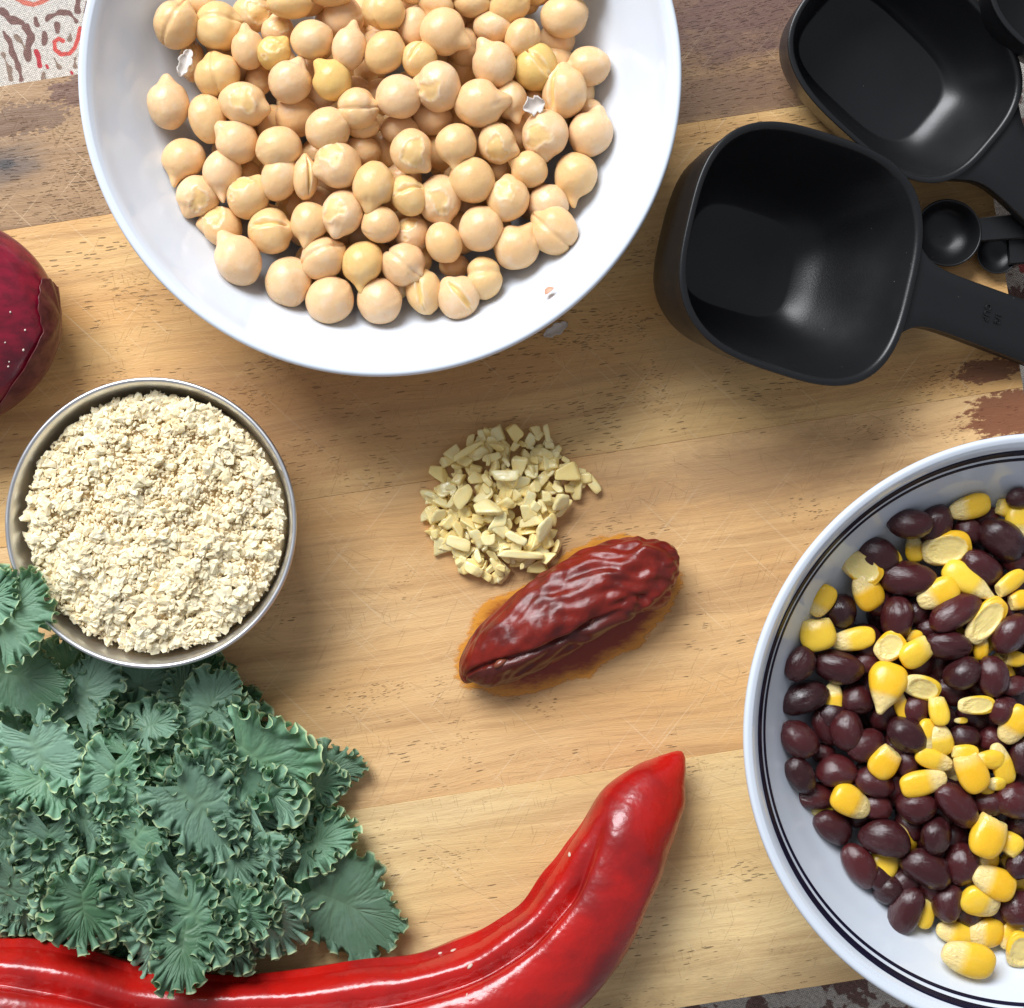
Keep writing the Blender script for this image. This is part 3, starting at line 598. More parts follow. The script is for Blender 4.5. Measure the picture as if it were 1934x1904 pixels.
cornE = [(1025,372,122,92,235,'cut',1.1),(1325,372,118,60,160,'whole',1),(1258,512,142,80,195,'whole',1.1),(1355,250,98,86,-80,'whole',.8),(1290,215,95,66,90,'whole',.9),(1548,430,142,98,-65,'cut',1.25),(1500,325,95,48,0,'cut',1),
(1655,370,110,60,0,'pointed',1.1),(1742,395,130,66,-70,'whole',.9),(1710,520,58,46,0,'whole',1),(1640,545,58,42,-30,'whole',.8),(810,632,128,95,150,'whole',1.15),(625,692,72,28,5,'whole',.3),(1665,820,152,112,248,'cut',1.2),(1790,905,82,78,60,'cut',.9),
(1822,155,125,88,60,'whole',1),(1692,1125,138,98,-25,'whole',1.2),(1610,1245,118,98,160,'whole',1.2),(1455,1440,118,72,-15,'whole',.9),(1645,1440,105,95,0,'whole',1),(1790,1455,88,72,70,'whole',.9),(1535,1600,160,102,-18,'whole',1.1),(1855,1545,112,85,80,'face',1),
(1275,1300,108,58,-100,'cut',.9),(1660,990,66,52,0,'whole',.7),(1775,1000,62,50,40,'cut',.3),(1120,1055,85,52,0,'whole',.0),(1560,1120,50,60,0,'whole',.6),(1490,130,40,20,0,'whole',.6)]
legumes = []; placedB = []
def add_bb(x, y, a, b, ang, layer, kind=None):
    p = back(x, y, BBC, 425, 150, 205, (layer-1)*42)
    k = (ZC-p.z)/ZC; ra, rb = a*k, b*k
    d = math.hypot(p.x-BBC.x, p.y-BBC.y)
    for _ in range(25):
        if d+rb*0.7 > inner_r(p.z-rb*0.3): p.z += 5
        else: break
    q = wp(x, y, p.z); me = random.choice(CM[kind]) if kind else random.choice(BMs)
    nm = 'corn_kernel' if kind else 'black_bean'
    o = bpy.data.objects.new(nm, me); C.objects.link(o); o.location = M_((q.x, q.y, q.z))
    tl = random.uniform(-.2, .2); o.rotation_euler = Euler((random.uniform(-.25, .25) if kind else random.uniform(-.6, .6), tl, math.radians(ang)), 'XYZ')
    q_ = 1.03 if kind else 1.10; o.scale = (ra*q_, rb*q_, rb*q_*.96)
    where = sector(x, y, 1974, 1400, 490)
    if kind:
        base = f"{CT[kind]} yellow corn kernel"+(' half hidden' if layer < .5 else '')+f" {where}"; g = 'corn kernels mixed among the black beans'; cat = 'corn kernel'
    else:
        sh = 'long' if a > 1.35*b else ('small' if a < 95*.3 else 'plump')
        base = f"{sh} black bean"+(' half hidden' if layer < .5 else f" lying {'level' if abs(math.sin(math.radians(ang)))<.38 else ('upright' if abs(math.sin(math.radians(ang)))>.92 else 'aslant')}")+f" {where}"; g = 'black beans in the striped bowl'; cat = 'black bean'
    o['category'] = cat; o['group'] = g; legumes.append(dict(o=o, base=base, x=x)); placedB.append((q.x, q.y, q.z, (ra+rb)/2*.9))
for (x, y, a, b, an, ly) in beansC: add_bb(*VC(x, y), a*.29745, b*.29745, an, ly)
for (x, y, a, b, an, ly) in beansE: add_bb(*VE(x, y), a*.3058, b*.3058, an, ly)
for (x, y, a, b, an, kd, ly) in cornC: add_bb(*VC(x, y), a*.29745, b*.29745, an, ly, kd)
for (x, y, a, b, an, kd, ly) in cornE: add_bb(*VE(x, y), a*.3058, b*.3058, an, ly, kd)
finish_labels(legumes)
for layer_z, sp in ((150, 50), (105, 54)):
    row = 0; yy = -460
    while yy < 460:
        xx = -460+(row % 2)*sp/2
        while xx < 460:
            X, Y = BBC.x+xx+random.uniform(-8, 8), BBC.y+yy+random.uniform(-8, 8); z = layer_z+random.uniform(-8, 8); rr = 30
            d = math.hypot(X-BBC.x, Y-BBC.y)
            if d+rr*0.75 < inner_r(z-rr*0.4) and X*ZC/(ZC-z) < 1040 and Y*ZC/(ZC-z) > -1010 and all((X-a)**2+(Y-b)**2+(z-c)**2 > (0.56*(rr+r_))**2 for a, b, c, r_ in placedB) and not hidden(X, Y, z, rr, placedB):
                cn = random.random() < 0.10
                o = bpy.data.objects.new('corn_kernel' if cn else 'black_bean', random.choice(CM['whole'] if cn else BMs)); C.objects.link(o); o.location = M_((X, Y, z))
                o.rotation_euler = (random.uniform(-.5, .5), random.uniform(-.5, .5), random.uniform(0, 6.28)); o.scale = (36, 27, 27)
                b_, x_ = deep_base('deep lying corn kernel ' if cn else ('lowest layer black bean ' if layer_z < 120 else 'deep lying black bean '), X, Y, z, 1974, 1400, 490); deep.append(dict(o=o, base=b_, x=x_))
                tag(o, None, 'corn kernel' if cn else 'black bean', 'corn kernels mixed among the black beans' if cn else 'black beans in the striped bowl')
                placedB.append((X, Y, z, rr))
            xx += sp
        row += 1; yy += sp*.87
finish_labels(deep); print('beans etc', len(placedB), len(deep))

# ================================================================== STEEL BOWL WITH CRUMBS
SC = wp(286, 988, 185); kS = (ZC-185)/ZC; RS = 275*kS
nt = NT('brushed_steel'); q = nt.mapping(OBJ(nt), scale=(8000/100,)*3)
sx = nt.n('ShaderNodeSeparateXYZ'); nt.l(q, sx.inputs[0]); cyl = nt.n('ShaderNodeCombineXYZ')
rad = nt.math('SQRT', nt.math('ADD', nt.math('MULTIPLY', sx.outputs[0], sx.outputs[0]), nt.math('MULTIPLY', sx.outputs[1], sx.outputs[1])))
nt.l(rad, cyl.inputs[0]); nt.l(sx.outputs[2], cyl.inputs[1]); nt.l(nt.math('MULTIPLY', nt.math('ARCTAN2', sx.outputs[1], sx.outputs[0]), 0.15), cyl.inputs[2])
br = nt.noise(cyl.outputs[0], 30.0, 3, .6); sm_ = nt.noise(q, 0.8, 3)
nt.set(Base_Color=nt.mix(nt.ramp(sm_, .3, .7), (0.74, 0.745, 0.76), (0.64, 0.645, 0.66)), Metallic=1.0, Roughness=nt.ramp(br, 0.3, 0.7, 0.34, 0.46), Normal=nt.bump(br, 0.08, 0.0001)); STEEL = nt.m
sb = empty('steel_bowl', M_((SC.x, SC.y, 0.6))); tag(sb, 'small brushed steel bowl filled with cream colored crumbs, beside the kale', 'bowl')
prof = np.vstack([[(2, 3), (RS*.5, 3)], smooth_profile([(RS*.5, 0), (RS*.62, 2), (RS*.78, 22), (RS*.88, 75), (RS*.95, 150), (RS*.968, 176)], 6),
                  smooth_profile([(RS*.985, 180), (RS*.999, 184), (RS*1.0, 189), (RS*.99, 192), (RS*.972, 191), (RS*.955, 184)], 4),
                  smooth_profile([(RS*.948, 176), (RS*.93, 150), (RS*.87, 80), (RS*.78, 32), (RS*.62, 10), (2, 8)], 6)])
V, F = lathe(prof, 180); link('bowl_body', mesh_np('bowl_body', V, F, STEEL), sb)
nt = NT('crumb_color'); at = nt.attr('tone'); nz = nt.noise(nt.mapping(OBJ(nt), scale=(8000/100,)*3), 12, 4)
c = nt.mix(at.outputs['Fac'], (0.90, 0.68, 0.36), (0.98, 0.86, 0.58)); c = nt.mix(nt.ramp(nz, .45, .7, 0, .35), c, (0.62, 0.49, 0.30))
nt.set(Base_Color=c, Roughness=0.8, Normal=nt.bump(nz, 0.5, 0.0003)); nt.bsdf.inputs['Subsurface Weight'].default_value = 0.25; nt.bsdf.inputs['Subsurface Scale'].default_value = 0.0012; nt.bsdf.inputs['Subsurface Radius'].default_value = (1, .8, .5); CR = nt.m
bm = bmesh.new(); bmesh.ops.create_icosphere(bm, subdivisions=2, radius=1); I2V = np.array([v.co[:] for v in bm.verts]); I2F = np.array([[v.index for v in f.verts] for f in bm.faces]); bm.free()
bm = bmesh.new(); bmesh.ops.create_icosphere(bm, subdivisions=1, radius=1); I1V = np.array([v.co[:] for v in bm.verts]); I1F = np.array([[v.index for v in f.verts] for f in bm.faces]); bm.free()
Vs, Fs, Ts = [], [], []; off = 0
Rc = RS*0.92
def crumb_h(x, y):
    r = np.hypot(x, y)/Rc; return 156+32*(1-r**2.4)+7*np.sin(x/33+y/41)+5*np.sin(x/17-y/23)
n = 70; th = np.linspace(0, 2*np.pi, 120, endpoint=False); rr = np.linspace(0.01, 1, n)*Rc*.97
RR, TT = np.meshgrid(rr, th, indexing='ij'); bx, by = (RR*np.cos(TT)).ravel(), (RR*np.sin(TT)).ravel()
bz = crumb_h(bx, by)-9; bz[-120:] = 90
Vs.append(np.c_[bx, by, bz]); base_quads = grid_faces(n, 120, wrap_v=True); Fs4 = base_quads; Ts.append(np.full(len(bx), .25)); off = len(bx)
NB = 9500
for i in range(NB):
    r = Rc*0.965*math.sqrt(random.random()); a = random.random()*6.283; x, y = r*math.cos(a), r*math.sin(a)
    big = random.random() < (0.16 if (y < -20 or r > Rc*.8) else 0.05)
    s = random.uniform(6, 11) if big else random.uniform(1.9, 5.4)
    if big and r+s*.5 > Rc*.97: continue
    IV, IF = (I2V, I2F) if big else (I1V, I1F)
    P = IV.copy(); f = 2.6
    P *= (1+ (0.50 if big else .4)*vnoise(P, 3.6 if big else 2.6, i, 2))[:, None]
    P *= np.array([random.uniform(.8, 1.45), random.uniform(.65, 1.0), random.uniform(.4, .75)])*s
    M = np.array(Euler((random.uniform(-.6, .6), random.uniform(-.6, .6), random.uniform(0, 6.28))).to_matrix()); P = P@M.T
    P += np.array([x, y, crumb_h(x, y)+(s*.25 if big else random.uniform(-5, 3))])
    Vs.append(P); Fs.append(IF+off); Ts.append(np.full(len(P), min(1, max(0, random.gauss(.72 if not big else .9, .2))))); off += len(P)
me = mesh_np('bread_crumbs', np.vstack(Vs), [Fs4, np.vstack(Fs)], CR, attrs={'tone': np.concatenate(Ts)}, smooth=False)
cr = link('bread_crumbs', me, None, M_((SC.x, SC.y, 1.5))); tag(cr, 'heap of coarse cream colored crumbs filling the steel bowl', 'crumbs', kind='stuff')

# ================================================================== GARLIC
nt = NT('garlic_color'); rnd = objrand(nt); nz = nt.noise(nt.mapping(OBJ(nt), scale=(8000*.3,)*3), 5, 3)
c = nt.mix(rnd, (1.0, 0.78, 0.31), (1.0, 0.90, 0.52)); c = nt.mix(nt.ramp(nz, .4, .7, 0, .5), c, (1.0, 0.70, 0.22))
nt.set(Base_Color=c, Roughness=nt.ramp(nz, .3, .7, .2, .4), Normal=nt.bump(nz, .25, .0003)); b = nt.bsdf.inputs; b['Subsurface Weight'].default_value = .22; b['Coat Weight'].default_value = .12; b['Subsurface Scale'].default_value = .0012; b['Subsurface Radius'].default_value = (1, .75, .3)
GAR = nt.m
bm = bmesh.new(); bmesh.ops.create_icosphere(bm, subdivisions=4, radius=1); I4V = np.array([v.co[:] for v in bm.verts]); I4F = np.array([[v.index for v in f.verts] for f in bm.faces]); bm.free()
def garlic_mesh(seed, flat):
    r = np.random.default_rng(seed); ns = []; ds = []
    half = (r.uniform(.8, 1.1), r.uniform(.6, .9), r.uniform(.14, .24) if flat else r.uniform(.4, .65))
    for ax in range(3):
        for sg in (-1, 1):
            v = np.zeros(3); v[ax] = sg; v += r.normal(size=3)*(.22 if not flat else .10); v /= np.linalg.norm(v); ns.append(v); ds.append(half[ax]*r.uniform(.85, 1.1))
    for k in range(3 if not flat else 4):
        v = r.normal(size=3)*np.array([1, 1, .3]); v /= np.linalg.norm(v); ns.append(v); ds.append(np.abs(v)@np.array(half)*r.uniform(.55, .8))
    D = I4V@np.array(ns).T/np.array(ds); p_ = 10; Rr = 1/(np.sum(np.clip(D, 0, None)**p_, axis=1)**(1/p_))
    P = I4V*np.minimum(Rr, 1.6)[:, None]; P = P*(1+.03*vnoise(P, 4, seed, 2))[:, None]
    return mesh_np('garlic_piece', P, I4F, GAR)
GM = [garlic_mesh(i, False) for i in range(9)]; GF = [garlic_mesh(50+i, True) for i in range(6)]
poly = [(800,985),(818,900),(850,852),(915,816),(1020,812),(1085,860),(1120,900),(1085,940),(1060,985),(1050,1060),(985,1082),(945,1086),(870,1075),(835,1040)]
def inpoly(x, y):
    c_ = False; j = len(poly)-1
    for i in range(len(poly)):
        (xi, yi), (xj, yj) = poly[i], poly[j]
        if (yi > y) != (yj > y) and x < (xj-xi)*(y-yi)/(yj-yi)+xi: c_ = not c_
        j = i
    return c_
def gs(x, y):
    X, Y = 755.2+x*.31725, 755.2+y*.31725; return X, Y
gl = []
def garlic(x, y, z, sx_, sy_, sz_, ang, flat, base, tilt=.35):
    o = bpy.data.objects.new('garlic_piece', random.choice(GF if flat else GM)); C.objects.link(o); o.location = M_(wp(x, y, z)); o.rotation_euler = (random.uniform(-tilt, tilt), random.uniform(-tilt, tilt), math.radians(ang)); o.scale = (sx_, sy_, sz_)
    o['category'] = 'garlic'; o['group'] = 'minced garlic pieces piled on the board'; gl.append(dict(o=o, base=base, x=x)); return o
explicit = [(1135,480,75,40,-50,True,'large flat garlic shard jutting out at the right of the pile'),(880,215,60,22,100,True,'upright garlic sliver at the top of the pile'),(310,600,55,30,60,True,'flat garlic shard at the left side'),
(620,450,78,48,-5,False,'big white garlic chunk near the pile centre'),(990,440,66,50,10,False,'squarish garlic chunk at the upper right'),(960,610,50,60,0,False,'pale blocky garlic piece at the right edge'),(870,580,38,36,0,False,'small garlic cube left of the right edge block'),
(370,570,70,62,40,True,'broad flat garlic slice at upper left of pile'),(530,650,72,50,-5,False,'bulky white garlic chunk left of the centre'),(330,850,80,50,-20,True,'broad garlic slice at the lower left edge'),(700,920,135,34,-3,True,'long flat garlic strip at the bottom of the pile'),
(690,820,80,38,-25,False,'oval shiny garlic chunk above the bottom strip'),(600,1000,34,30,-10,False,'tiny garlic cube below the bottom strip'),(890,940,40,34,40,False,'small brownish garlic bit between pile and chipotle'),(180,690,42,24,-60,False,'thin garlic bit at far left of pile'),
(205,800,30,34,0,False,'small garlic bit at the left foot of pile'),(190,565,40,22,-30,True,'thin garlic flake sticking out at left'),(520,835,40,44,0,False,'rounded garlic bit in the lower part'),(860,770,80,44,50,False,'angular garlic chunk at lower right'),(230,690,50,38,10,False,'squarish garlic bit at left'),
(730,990,14,24,0,True,'tiny garlic crumb right of the tiny cube'),(400,300,100,28,28,True,'long thin garlic sliver along the upper left edge'),(420,1000,60,40,-30,False,'garlic chunk at the very bottom left'),(500,1040,46,30,-40,True,'jagged garlic flake at the very bottom')]
for (x, y, a, b_, an, fl, lab) in explicit:
    X, Y = gs(x, y); inside = inpoly(X, Y); d = math.hypot(X-960, Y-945)/135
    z = 8+42*max(0, 1-d*d*.8) + (8 if inside else 0)
    garlic(X, Y, z+6, a*.31725, b_*.31725, (a+b_)/2*.31725*.7, an, fl, lab, .18)
cnt = 0
cells = [(x_+random.uniform(-10, 10), y_+random.uniform(-10, 10)) for x_ in range(805, 1120, 17) for y_ in range(812, 1092, 17)]*2
random.shuffle(cells)
while cnt < 274 and cells:
    X, Y = cells.pop()
    if not inpoly(X, Y): continue
    d = math.hypot(X-960, Y-945)/135; z = 8+random.random()*46*max(0.05, 1-d*d*.8); fl = random.random() < .3
    s = random.uniform(7.5, 17); garlic(X, Y, z, s*random.uniform(1, 1.5), s*random.uniform(.7, 1), s*random.uniform(.7, 1.1), random.uniform(0, 360), fl,
        ('flat ' if fl else ('small chunky ' if s < 14 else 'chunky '))+'minced garlic bit '+sector(X, Y, 960, 945, 140).replace('heap', 'pile'), .5)
    cnt += 1
finish_labels(gl)

# ================================================================== sweep helper for peppers
def sweep(points, nseg, ncirc, rfun, zoff=None):
    """points: (x,y,z,rad) px world; rfun(s,phi)->(radial factor, zscale)"""
    P = smooth_profile(points, nseg); C_ = P[:, :3]; R = P[:, 3]; T = np.gradient(C_, axis=0); T /= np.linalg.norm(T, axis=1)[:, None]
    Z = np.array([0, 0, 1.0]); N = np.cross(T, Z); N /= np.linalg.norm(N, axis=1)[:, None]; B = np.cross(N, T)
    ph = np.linspace(0, 2*np.pi, ncirc, endpoint=False); s = np.linspace(0, 1, len(P))
    Sg, Ph = np.meshgrid(s, ph, indexing='ij')
    f, zs = rfun(Sg, Ph)
    V = C_[:, None]+(R[:, None]*f*np.cos(Ph))[..., None]*N[:, None]+(R[:, None]*f*zs*np.sin(Ph))[..., None]*B[:, None]
    return V.reshape(-1, 3), grid_faces(len(P), ncirc, wrap_v=True), Sg.ravel(), Ph.ravel()
# ------------------------------------------------------------------ red pepper
def pw(x, y, z, r):
    v = wp(x, y, z); k = (ZC-z)/ZC; return (v.x, v.y, v.z, r*k)
pts = [pw(1287,1419,50,1.5), pw(1285,1423,51,9), pw(1279,1433,53,20), pw(1264,1455,57,38), pw(1238,1490,64,62), pw(1198,1550,76,84), pw(1160,1628,86,94), pw(1114,1712,92,102), pw(1040,1802,96,110), pw(930,1874,98,120), pw(790,1922,98,119), pw(620,1945,98,116), pw(450,1954,98,112),
       pw(280,1945,102,112), pw(140,1918,108,124), pw(40,1900,112,128), pw(-60,1890,112,118), pw(-130,1880,108,84), pw(-160,1876,104,30), pw(-165,1875,104,4)]
def pr(s, p):
    # N points to the right of travel. travel tip->stem; inner (left/up) side of the picture is on +N or -N -> measured below
    g = np.clip((s-0.27)/0.10, 0, 1)*np.clip((0.96-s)/0.1, 0, 1)
    f = 1-0.30*g*np.exp(-((p-GA)/0.17)**2)
    f -= 0.07*g*np.exp(-((p-GA)/0.45)**2)
    f -= 0.10*g*np.clip(np.cos(p-.1), 0, 1)**2*(p < GA)+0*p
    f += 0.028*np.sin(s*23+p)+0.026*np.sin(s*37-p*2)+0.018*np.sin(s*59+p*3)+0.010*np.sin(s*105-p*2)
    return f, 0.86+0*f
GA, GB = 0.87, 2.25
V, F, s_, p_ = sweep(np.array(pts), 12, 140, pr)
nt = NT('red_pepper_color'); nz = nt.noise(nt.mapping(OBJ(nt), scale=(8000/100,)*3), 0.8, 4); nz2 = nt.noise(nt.mapping(OBJ(nt), scale=(8000/100,)*3), 14, 3)
c = nt.mix(nt.ramp(nz, .35, .7), (0.46, 0.008, 0.005), (0.24, 0.005, 0.005))
nt.set(Base_Color=c, Roughness=nt.ramp(nz, .3, .7, .22, .34), Normal=nt.bump(nt.math('ADD', nt.math('MULTIPLY', nz2, .35), nt.math('MULTIPLY', nz, 9)), .16, .0008)); b = nt.bsdf.inputs
b['Coat Weight'].default_value = .30; b['Coat Roughness'].default_value = .13; b['Subsurface Weight'].default_value = .08; b['Subsurface Scale'].default_value = .002; b['Subsurface Radius'].default_value = (1, .1, .05)
RED = nt.m
V[:, 2] = np.maximum(V[:, 2], 1.2+0.02*V[:, 2])
pep_c = Vector(wp(700, 1900, 0)); me = mesh_np('pepper_body', V-np.array(pep_c), F, RED)
pep = empty('red_pepper', M_(pep_c)); tag(pep, 'long curved glossy red pepper lying under the kale at the bottom', 'pepper'); link('pepper_body', me, pep)
nt = NT('blemish_color'); nt.set(Base_Color=(0.62, 0.48, 0.38), Roughness=.5); BL = nt.m
from mathutils.bvhtree import BVHTree
dg_tree = BVHTree.FromPolygons([tuple(v) for v in V], [tuple(f) for f in F])
def blem(x, y, rx, ry, ang, parent, pc, tree, mat=BL, name='blemish', zz=.35):
    o_ = Vector((0, 0, ZC)); d_ = (wp(x, y, 0)-o_).normalized(); hit, nrm, _, _ = tree.ray_cast(o_, d_)
    if hit is None: return
    if nrm.z < 0: nrm = -nrm
    th_ = np.linspace(0, 2*np.pi, 14, endpoint=False); W = I2V*np.array([rx, ry, zz*min(rx, ry)])*(1+.15*vnoise(I2V, 2, int(x)))[:, None]
    o = link(name, mesh_np(name, W, I2F, mat), parent, M_(hit-pc+nrm*0.1)); o.rotation_mode = 'QUATERNION'
    o.rotation_quaternion = nrm.to_track_quat('Z', 'Y') @ Euler((0, 0, math.radians(ang))).to_quaternion(); return o
def VP(x, y): return 755.2+x*.31235, 1359.4+y*.31235
for (x, y, a, b_, an) in ((322,1393,20,15,30),(243,1412,13,7,0),(425,1488,20,10,20),(1025,815,18,12,60),(405,1662,10,5,60)):
    X, Y = VP(x, y); blem(X, Y, a*.31, b_*.31, an, pep, pep_c, dg_tree)

# ------------------------------------------------------------------ chipotle
A = wp(893, 1272, 42); B = wp(1275, 1085, 42)
ctl = [(893,1283,36,2), (892,1277,40,28), (908,1260,46,47), (945,1230,52,62), (1000,1192,58,72), (1060,1155,61,77), (1120,1122,61,76), (1180,1092,60,71), (1222,1082,56,68), (1252,1074,50,55), (1270,1074,42,32), (1278,1074,40,2)]
pts = [pw(x, y, z, r) for x, y, z, r in ctl]
def cf(s, p):
    f = 1+0*s
    f = f+0.05*np.sin(p*3+s*9)+.04*np.sin(p*5-s*13)
    wr = np.sin(p*9+5*np.sin(s*7)+2*np.sin(s*23))*.5+np.sin(p*17+9*np.sin(s*9+1)+1.5*np.sin(s*41))*.3+.3*np.sin(s*60+4*np.sin(p*3))
    f = f+0.046*wr*(0.7+1.0*np.clip((s-.35)*3, 0, 1))
    f = f-0.24*np.exp(-((p-(2.0-2.2*s+.15*np.sin(s*13)))/.09)**2)*np.clip(s*6, 0, 1)*np.clip((.62-s)*5, 0, 1) # long fold
    f = f-0.12*np.exp(-((p-(0.9+.2*np.sin(s*14)))/.12)**2)*np.clip((s-.45)*5, 0, 1)*np.clip((.95-s)*6, 0, 1)
    return f, .78+0*f
V, F, s_, p_ = sweep(np.array(pts), 22, 200, cf)
V += (vnoise(V, 0.09, 4, 3)*1.6)[:, None]*np.array([.3, .3, 1])
V[:, 2] = np.maximum(V[:, 2], 1.5)
nt = NT('chipotle_color'); dk = nt.attr('dark').outputs['Fac']; q = nt.mapping(OBJ(nt), scale=(8000/100,)*3, rot=(0, 0, -.5)); nz = nt.noise(q, 1.8, 5, .65); wr = nt.noise(nt.mapping(q, scale=(1, 3.4, 2)), 7.0, 6, .68, 1.8)
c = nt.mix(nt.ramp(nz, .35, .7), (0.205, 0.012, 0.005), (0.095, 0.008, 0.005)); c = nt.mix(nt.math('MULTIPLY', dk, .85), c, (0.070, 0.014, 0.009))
nt.set(Base_Color=c, Roughness=.38, Normal=nt.bump(wr, .6, .00018), Coat_Normal=nt.bump(wr, .8, .00010)); nt.bsdf.inputs['Specular IOR Level'].default_value = .15; nt.bsdf.inputs['Coat Weight'].default_value = .75; nt.bsdf.inputs['Coat Roughness'].default_value = .09
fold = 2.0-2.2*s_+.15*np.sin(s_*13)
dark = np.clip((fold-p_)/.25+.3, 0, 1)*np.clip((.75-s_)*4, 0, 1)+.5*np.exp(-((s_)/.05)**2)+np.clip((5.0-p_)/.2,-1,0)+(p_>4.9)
chc = wp(1085, 1170, 0)
chip = empty('chipotle_pepper', M_(chc)); tag(chip, 'wrinkled dark red chipotle pepper lying in its orange sauce stain', 'chipotle pepper')
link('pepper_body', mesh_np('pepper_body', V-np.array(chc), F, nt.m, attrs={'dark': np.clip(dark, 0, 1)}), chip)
tree = BVHTree.FromPolygons([tuple(v) for v in V], [tuple(f) for f in F])
nt = NT('seed_color'); nt.set(Base_Color=(0.20, 0.055, 0.028), Roughness=.25); SEED = nt.m
for (x, y, a, b_, an) in ((600,1565,44,25,15),(1150,1465,35,46,-20),(1145,1315,22,12,20)):
    X, Y = gs(x, y); blem(X, Y, a*.317, b_*.317, an, chip, chc, tree, SEED, 'seed', .8)
# sauce
nt = NT('chipotle_sauce_color'); q = nt.mapping(OBJ(nt), scale=(8000/100,)*3, rot=(0, 0, -TH)); nz = nt.noise(nt.mapping(q, scale=(1, 3, 1)), 3.0, 5, .7)
thick = nt.attr('thick').outputs['Fac']
nt.set(Base_Color=nt.mix(nt.ramp(nt.math('ADD', thick, nt.math('MULTIPLY', nt.math('SUBTRACT', nz, .5), .9)), 0.12, .72), (0.80, 0.34, 0.04), (0.30, 0.032, 0.008)), Roughness=.22,
       Alpha=nt.ramp(nt.math('ADD', thick, nt.math('MULTIPLY', nt.math('SUBTRACT', nz, .5), .55)), .02, .16, .0, .88), Normal=nt.bump(nz, .3, .0003))
outl = [(300,1600),(330,1480),(390,1400),(400,1320),(430,1260),(520,1180),(640,1140),(760,1080),(880,1010),(980,900),(1080,850),(1200,800),(1290,790),(1400,800),(1520,850),(1620,930),(1690,1020),(1705,1080),(1660,1180),(1620,1260),(1560,1330),(1500,1400),(1440,1470),(1330,1520),(1200,1600),(1140,1660),(1000,1680),(880,1730),(760,1770),(600,1780),(450,1740),(340,1700)]
O = smooth_profile([gs(*p) for p in outl]+[gs(*outl[0])], 10)[:-1]; cen = np.array([1085, 1175.]); nr = 26; ts = np.linspace(1, 0.02, nr)
jit = 1+.035*np.sin(np.arange(len(O))*.9)+.03*np.sin(np.arange(len(O))*2.3+1)+0.02*rng.normal(size=len(O))
Vv = []; tk = []
for t in ts:
    for i, pnt in enumerate(O):
        e_ = (pnt-cen)*t+cen; w3 = wp(e_[0], e_[1], 0); Vv.append((w3.x, w3.y, 0.75+1.6*(1-t)**.5)); tk.append(min(1, (1-t)/.42))
me = mesh_np('sauce_stain', np.array(Vv)-np.array(chc), grid_faces(nr, len(O), wrap_v=True), nt.m, attrs={'thick': tk}); me.flip_normals()
o = link('sauce_stain', me, None, M_(chc)); tag(o, 'thin orange adobo sauce stain soaked around the chipotle pepper', 'sauce')

# ================================================================== ONION
oc = wp(-104, 606, 115); 
def onion():
    nu, nv = 70, 120; u = np.linspace(0, math.pi, nu); v = np.linspace(-math.pi, math.pi, nv, endpoint=False); U, Vv = np.meshgrid(u, v, indexing='ij')
    # profile along x: +x = root tip
    x = np.cos(U)*205; r = np.sin(U)**0.92*188*(1+0.05*np.cos(U)); r += 2.0*np.sin(Vv*9)*np.sin(U)
    tip = np.clip((np.cos(U)-.2)/.8, 0, 1); r *= 1-.12*tip
    P = np.stack([x, r*np.sin(Vv), r*np.cos(Vv)*.62], -1).reshape(-1, 3); return P, grid_faces(nu, nv, wrap_v=True), U.ravel(), Vv.ravel()
P, F, U, Vv = onion()
nt = NT('onion_flesh_color'); q = nt.mapping(OBJ(nt), scale=(8000/100,)*3); st = nt.noise(nt.mapping(q, scale=(.5, 6, 6)), 1, 4); nz = nt.noise(q, 1.2, 3); spk = nt.voro(q, 4.5)
c = nt.mix(nt.ramp(st, .3, .7), (0.25, 0.006, 0.026), (0.13, 0.005, 0.016)); c = nt.mix(nt.ramp(nt.n('ShaderNodeSeparateXYZ').outputs[0], 0, 1, 0, 0), c, c)
nt.set(Base_Color=c, Roughness=nt.ramp(nz, .3, .7, .2, .3), Normal=nt.bump(st, .12, .0004)); ONI = nt.m; nt.bsdf.inputs['Coat Weight'].default_value = .3
on = empty('red_onion', M_((oc.x, oc.y, oc.z)), (0, 0, math.radians(2))); tag(on, 'dark red onion with papery brown skin, cut off by the left edge', 'onion')
link('onion_body', mesh_np('onion_body', P, F, ONI), on)
nt = NT('onion_skin_color'); q = nt.mapping(OBJ(nt), scale=(8000/100,)*3); st = nt.noise(nt.mapping(q, scale=(.5, 7, 7)), 1, 4)
nt.set(Base_Color=nt.mix(nt.ramp(st, .3, .7), (0.17, 0.042, 0.036), (0.10, 0.018, 0.02)), Roughness=.35, Normal=nt.bump(st, .3, .0005)); ONS = nt.m
